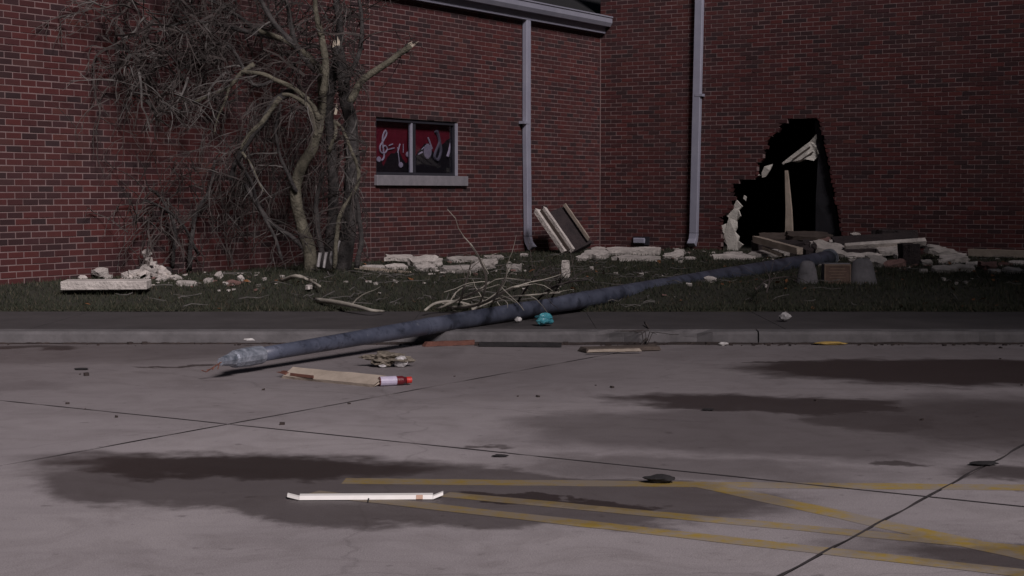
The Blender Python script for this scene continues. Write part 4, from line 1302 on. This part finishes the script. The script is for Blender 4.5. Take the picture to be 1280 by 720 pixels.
seg(0, .72, .028, .028, 'body', 'dark_red'); seg(.02, .52, .030, .030, 'label_band', 'lilac'); seg(.72, .86, .028, .014, 'shoulder', 'dark_red'); seg(.84, 1.0, .021, .021, 'cap', 'red_plastic')
# white metal channel with bent ends
s0_, s1_ = G(374, 626, .0), G(541, 625, .0)
ch = empty('white_metal_channel', (s0_+s1_)/2); tag(ch, 'bright white metal channel with bent ends lying on the lot', 'metal strip')
xd = (s1_-s0_).normalized(); yd = Vector((-xd.y, xd.x, 0))
ln = (s1_-s0_).length
def chan(p0, p1, z0, z1, w, name, mat='white_metal'):
    mb = MB()
    vs = []
    for p, z in ((p0, z0), (p1, z1)):
        for oy, oz in ((0, 0), (.010, .015), (.036, .018), (.040, .014), (.014, .011), (.004, 0)):
            vs.append(p + yd*oy*w + Vector((0, 0, z + oz*w + .003)))
    fs = [(k, (k+1) % 6, (k+1) % 6 + 6, k+6) for k in range(6)] + [(5, 4, 3, 2, 1, 0), (6, 7, 8, 9, 10, 11)]
    mb.add(vs, fs)
    return into(mb.build(name, mat), ch)
chan(s0_, s1_, 0, 0, 1, 'channel')
chan(s0_ - xd*.001, s0_ - xd*.05 + yd*.03, 0, .006, .7, 'bent_end')
chan(s1_ + xd*.001, s1_ + xd*.04 + yd*.03, 0, .010, .7, 'bent_end')
pp = s0_ + xd*ln*.875
mb = MB(); mb.add([pp + yd*(-.002) + Vector((0, 0, .004)), pp + xd*.026 - yd*.002 + Vector((0, 0, .004)), pp + xd*.026 + yd*.008 + Vector((0, 0, .019)), pp + yd*.008 + Vector((0, 0, .019))], [(0, 1, 2, 3)])
into(mb.build('rust_stain', 'white_stain'), ch)
pp = s0_ + xd*ln*.52
mb = MB(); mb.tube([pp - yd*.005 + Vector((0, 0, .008)), pp - yd*.05 + Vector((0, 0, .004))], .003, 5); into(mb.build('screw', 'black_rag'), ch)
# planks washed against the kerb
timber(G(531, 430, .02), G(592, 428, .02), .05, .035, 'gutter_plank', 'rust_wood', 'rust brown strip of wood lying in the gutter', 'plank')
timber(G(600, 430, .02), G(700, 431, .02), .05, .03, 'rubber_trim', 'black_rag', 'long black strip of trim lying in the gutter', 'trim strip')
timber(G(728, 437, .02), G(822, 434, .02), .16, .03, 'gutter_board', 'wood_dark', 'weathered flat board lying against the kerb', 'board')
timber(G(735, 438.5, .03), G(800, 437, .03), .02, .02, 'gutter_lath', 'wood', 'pale narrow lath lying along the weathered board', 'plank')
# loose crumbs in the gutter and leaves on the grass
cr = MB()
for _ in range(260):
    x = rnd.gauss(1.2, 2.2); y = KERB0 - abs(rnd.gauss(.02, .07)) - .01
    if rnd.random() < .08: x, y = rnd.uniform(-3, 4), rnd.uniform(8, 12.2)
    s = rnd.uniform(.004, .014) * (1.6 if rnd.random() < .1 else 1)
    cr.box((-s, -s*.7, 0), (s, s*.7, s*.9), Matrix.Translation((x, y, .0)) @ Matrix.Rotation(rnd.uniform(0, 3), 4, 'Z') @ Matrix.Rotation(rnd.uniform(-.3, .3), 4, 'X'))
o = cr.build('gutter_grit', 'silt'); tag(o, 'dark crumbs and grit gathered in the gutter', 'grit', kind='stuff')
gs = MB(); k = 620
vs = []
for i in range(k+1):
    x = -6 + 13*i/k
    w_ = max(.004, .035 + .07*noise.noise((x*1.7, 4, 4)) + .03*noise.noise((x*9, 1, 4)) + (.07 if -1.2 < x < 1.7 else 0) + (.015 if x > 1.7 else -.02))
    vs += [(x, KERB0 - w_, .0022), (x, KERB0 - w_*.45, .008 + .012*abs(noise.noise((x*14, 2, 2)))), (x, KERB0 + .03, .014)]
gs.add(vs, [q for i in range(k) for q in ((3*i, 3*i+3, 3*i+4, 3*i+1), (3*i+1, 3*i+4, 3*i+5, 3*i+2))])
tag(gs.build('gutter_silt', 'silt'), 'dark wet silt and leaves along the kerb foot', 'silt', kind='stuff')
db = MB(); dd_ = MB()
bands = [(1012, 1280, 318, 343, 190), (730, 870, 312, 330, 90), (460, 660, 320, 346, 130), (90, 330, 340, 362, 120), (880, 1010, 312, 330, 70), (330, 720, 340, 385, 70), (740, 1280, 335, 385, 60)]
for x0, x1, y0, y1, cnt in bands:
    for _ in range(cnt):
        p = G(rnd.uniform(x0, x1), rnd.uniform(y0, y1), GRADE)
        if not in_front(p.x, p.y, .08): continue
        z = lawn_z(p.x, p.y); s = rnd.uniform(.008, .026)
        if p.y < LAWN0 + .6 or rnd.random() < .45: continue
        mt = Matrix.Translation((p.x, p.y, z + .02)) @ Matrix.Rotation(rnd.uniform(0, 6), 4, 'Z') @ Matrix.Rotation(rnd.uniform(-.5, .5), 4, 'X')
        b8 = (db if rnd.random() < .7 else dd_)
        b8.box((-s, -s*rnd.uniform(.3, .9), 0), (s, s*rnd.uniform(.3, .9), s*rnd.uniform(.4, 1)), mt)
        o8 = len(b8.v) - 8
        for q in range(8): b8.v[o8+q] = tuple(Vector(b8.v[o8+q]) + Vector((rnd.gauss(0, s*.25), rnd.gauss(0, s*.25), rnd.gauss(0, s*.15))))
tag(db.build('rubble_crumbs', 'rubble'), 'pale masonry crumbs strewn over the grass between the slabs', 'rubble', kind='stuff')
tag(dd_.build('brick_crumbs', 'rubble_red'), 'reddish brick crumbs strewn over the grass between the slabs', 'rubble', kind='stuff')
st_ = MB()
for _ in range(420):
    p = G(rnd.uniform(150, 1280) if rnd.random() < .5 else rnd.gauss(600, 130), rnd.uniform(325, 388), GRADE - .05)
    if not in_front(p.x, p.y, .1) or p.y < LAWN0 + .05: continue
    a = rnd.uniform(0, 6.3); ln_ = rnd.uniform(.06, .35)
    P = []
    for k in range(4):
        a += rnd.gauss(0, .25)
        x, y = (p.x, p.y) if not P else (P[-1].x + math.cos(a)*ln_/3, P[-1].y + math.sin(a)*ln_/3)
        P.append(Vector((x, max(y, LAWN0 + .02), lawn_z(x, y) + .045 + rnd.uniform(-.01, .02))))
    if in_front(P[-1].x, P[-1].y, .05): st_.tube(P, [.006, .005, .004, .002], 4, cap=False)
tag(st_.build('twig_litter', 'twig_pale'), 'short broken twigs littering the grass', 'twigs', kind='stuff')
lf = MB()
for _ in range(170):
    x, y = rnd.uniform(-6, 8), LAWN0 + 8*rnd.random()**1.5
    if not in_front(x, y, .1): continue
    z = lawn_z(x, y) + rnd.uniform(.02, .055); s = rnd.uniform(.018, .045)
    mt = Matrix.Translation((x, y, z)) @ Matrix.Rotation(rnd.uniform(0, 6.3), 4, 'Z') @ Matrix.Rotation(rnd.uniform(-.6, .6), 4, 'X') @ Matrix.Rotation(rnd.uniform(-.6, .6), 4, 'Y')
    vs = [mt @ Vector(q) for q in ((-s, 0, 0), (-s*.2, -s*.5, .006), (s, 0, .004), (-s*.2, s*.5, .006))]
    lf.add(vs, [(0, 1, 2, 3)])
o = lf.build('leaf_litter', 'leaf'); tag(o, 'dead brown leaves scattered over the grass', 'leaves', kind='stuff')
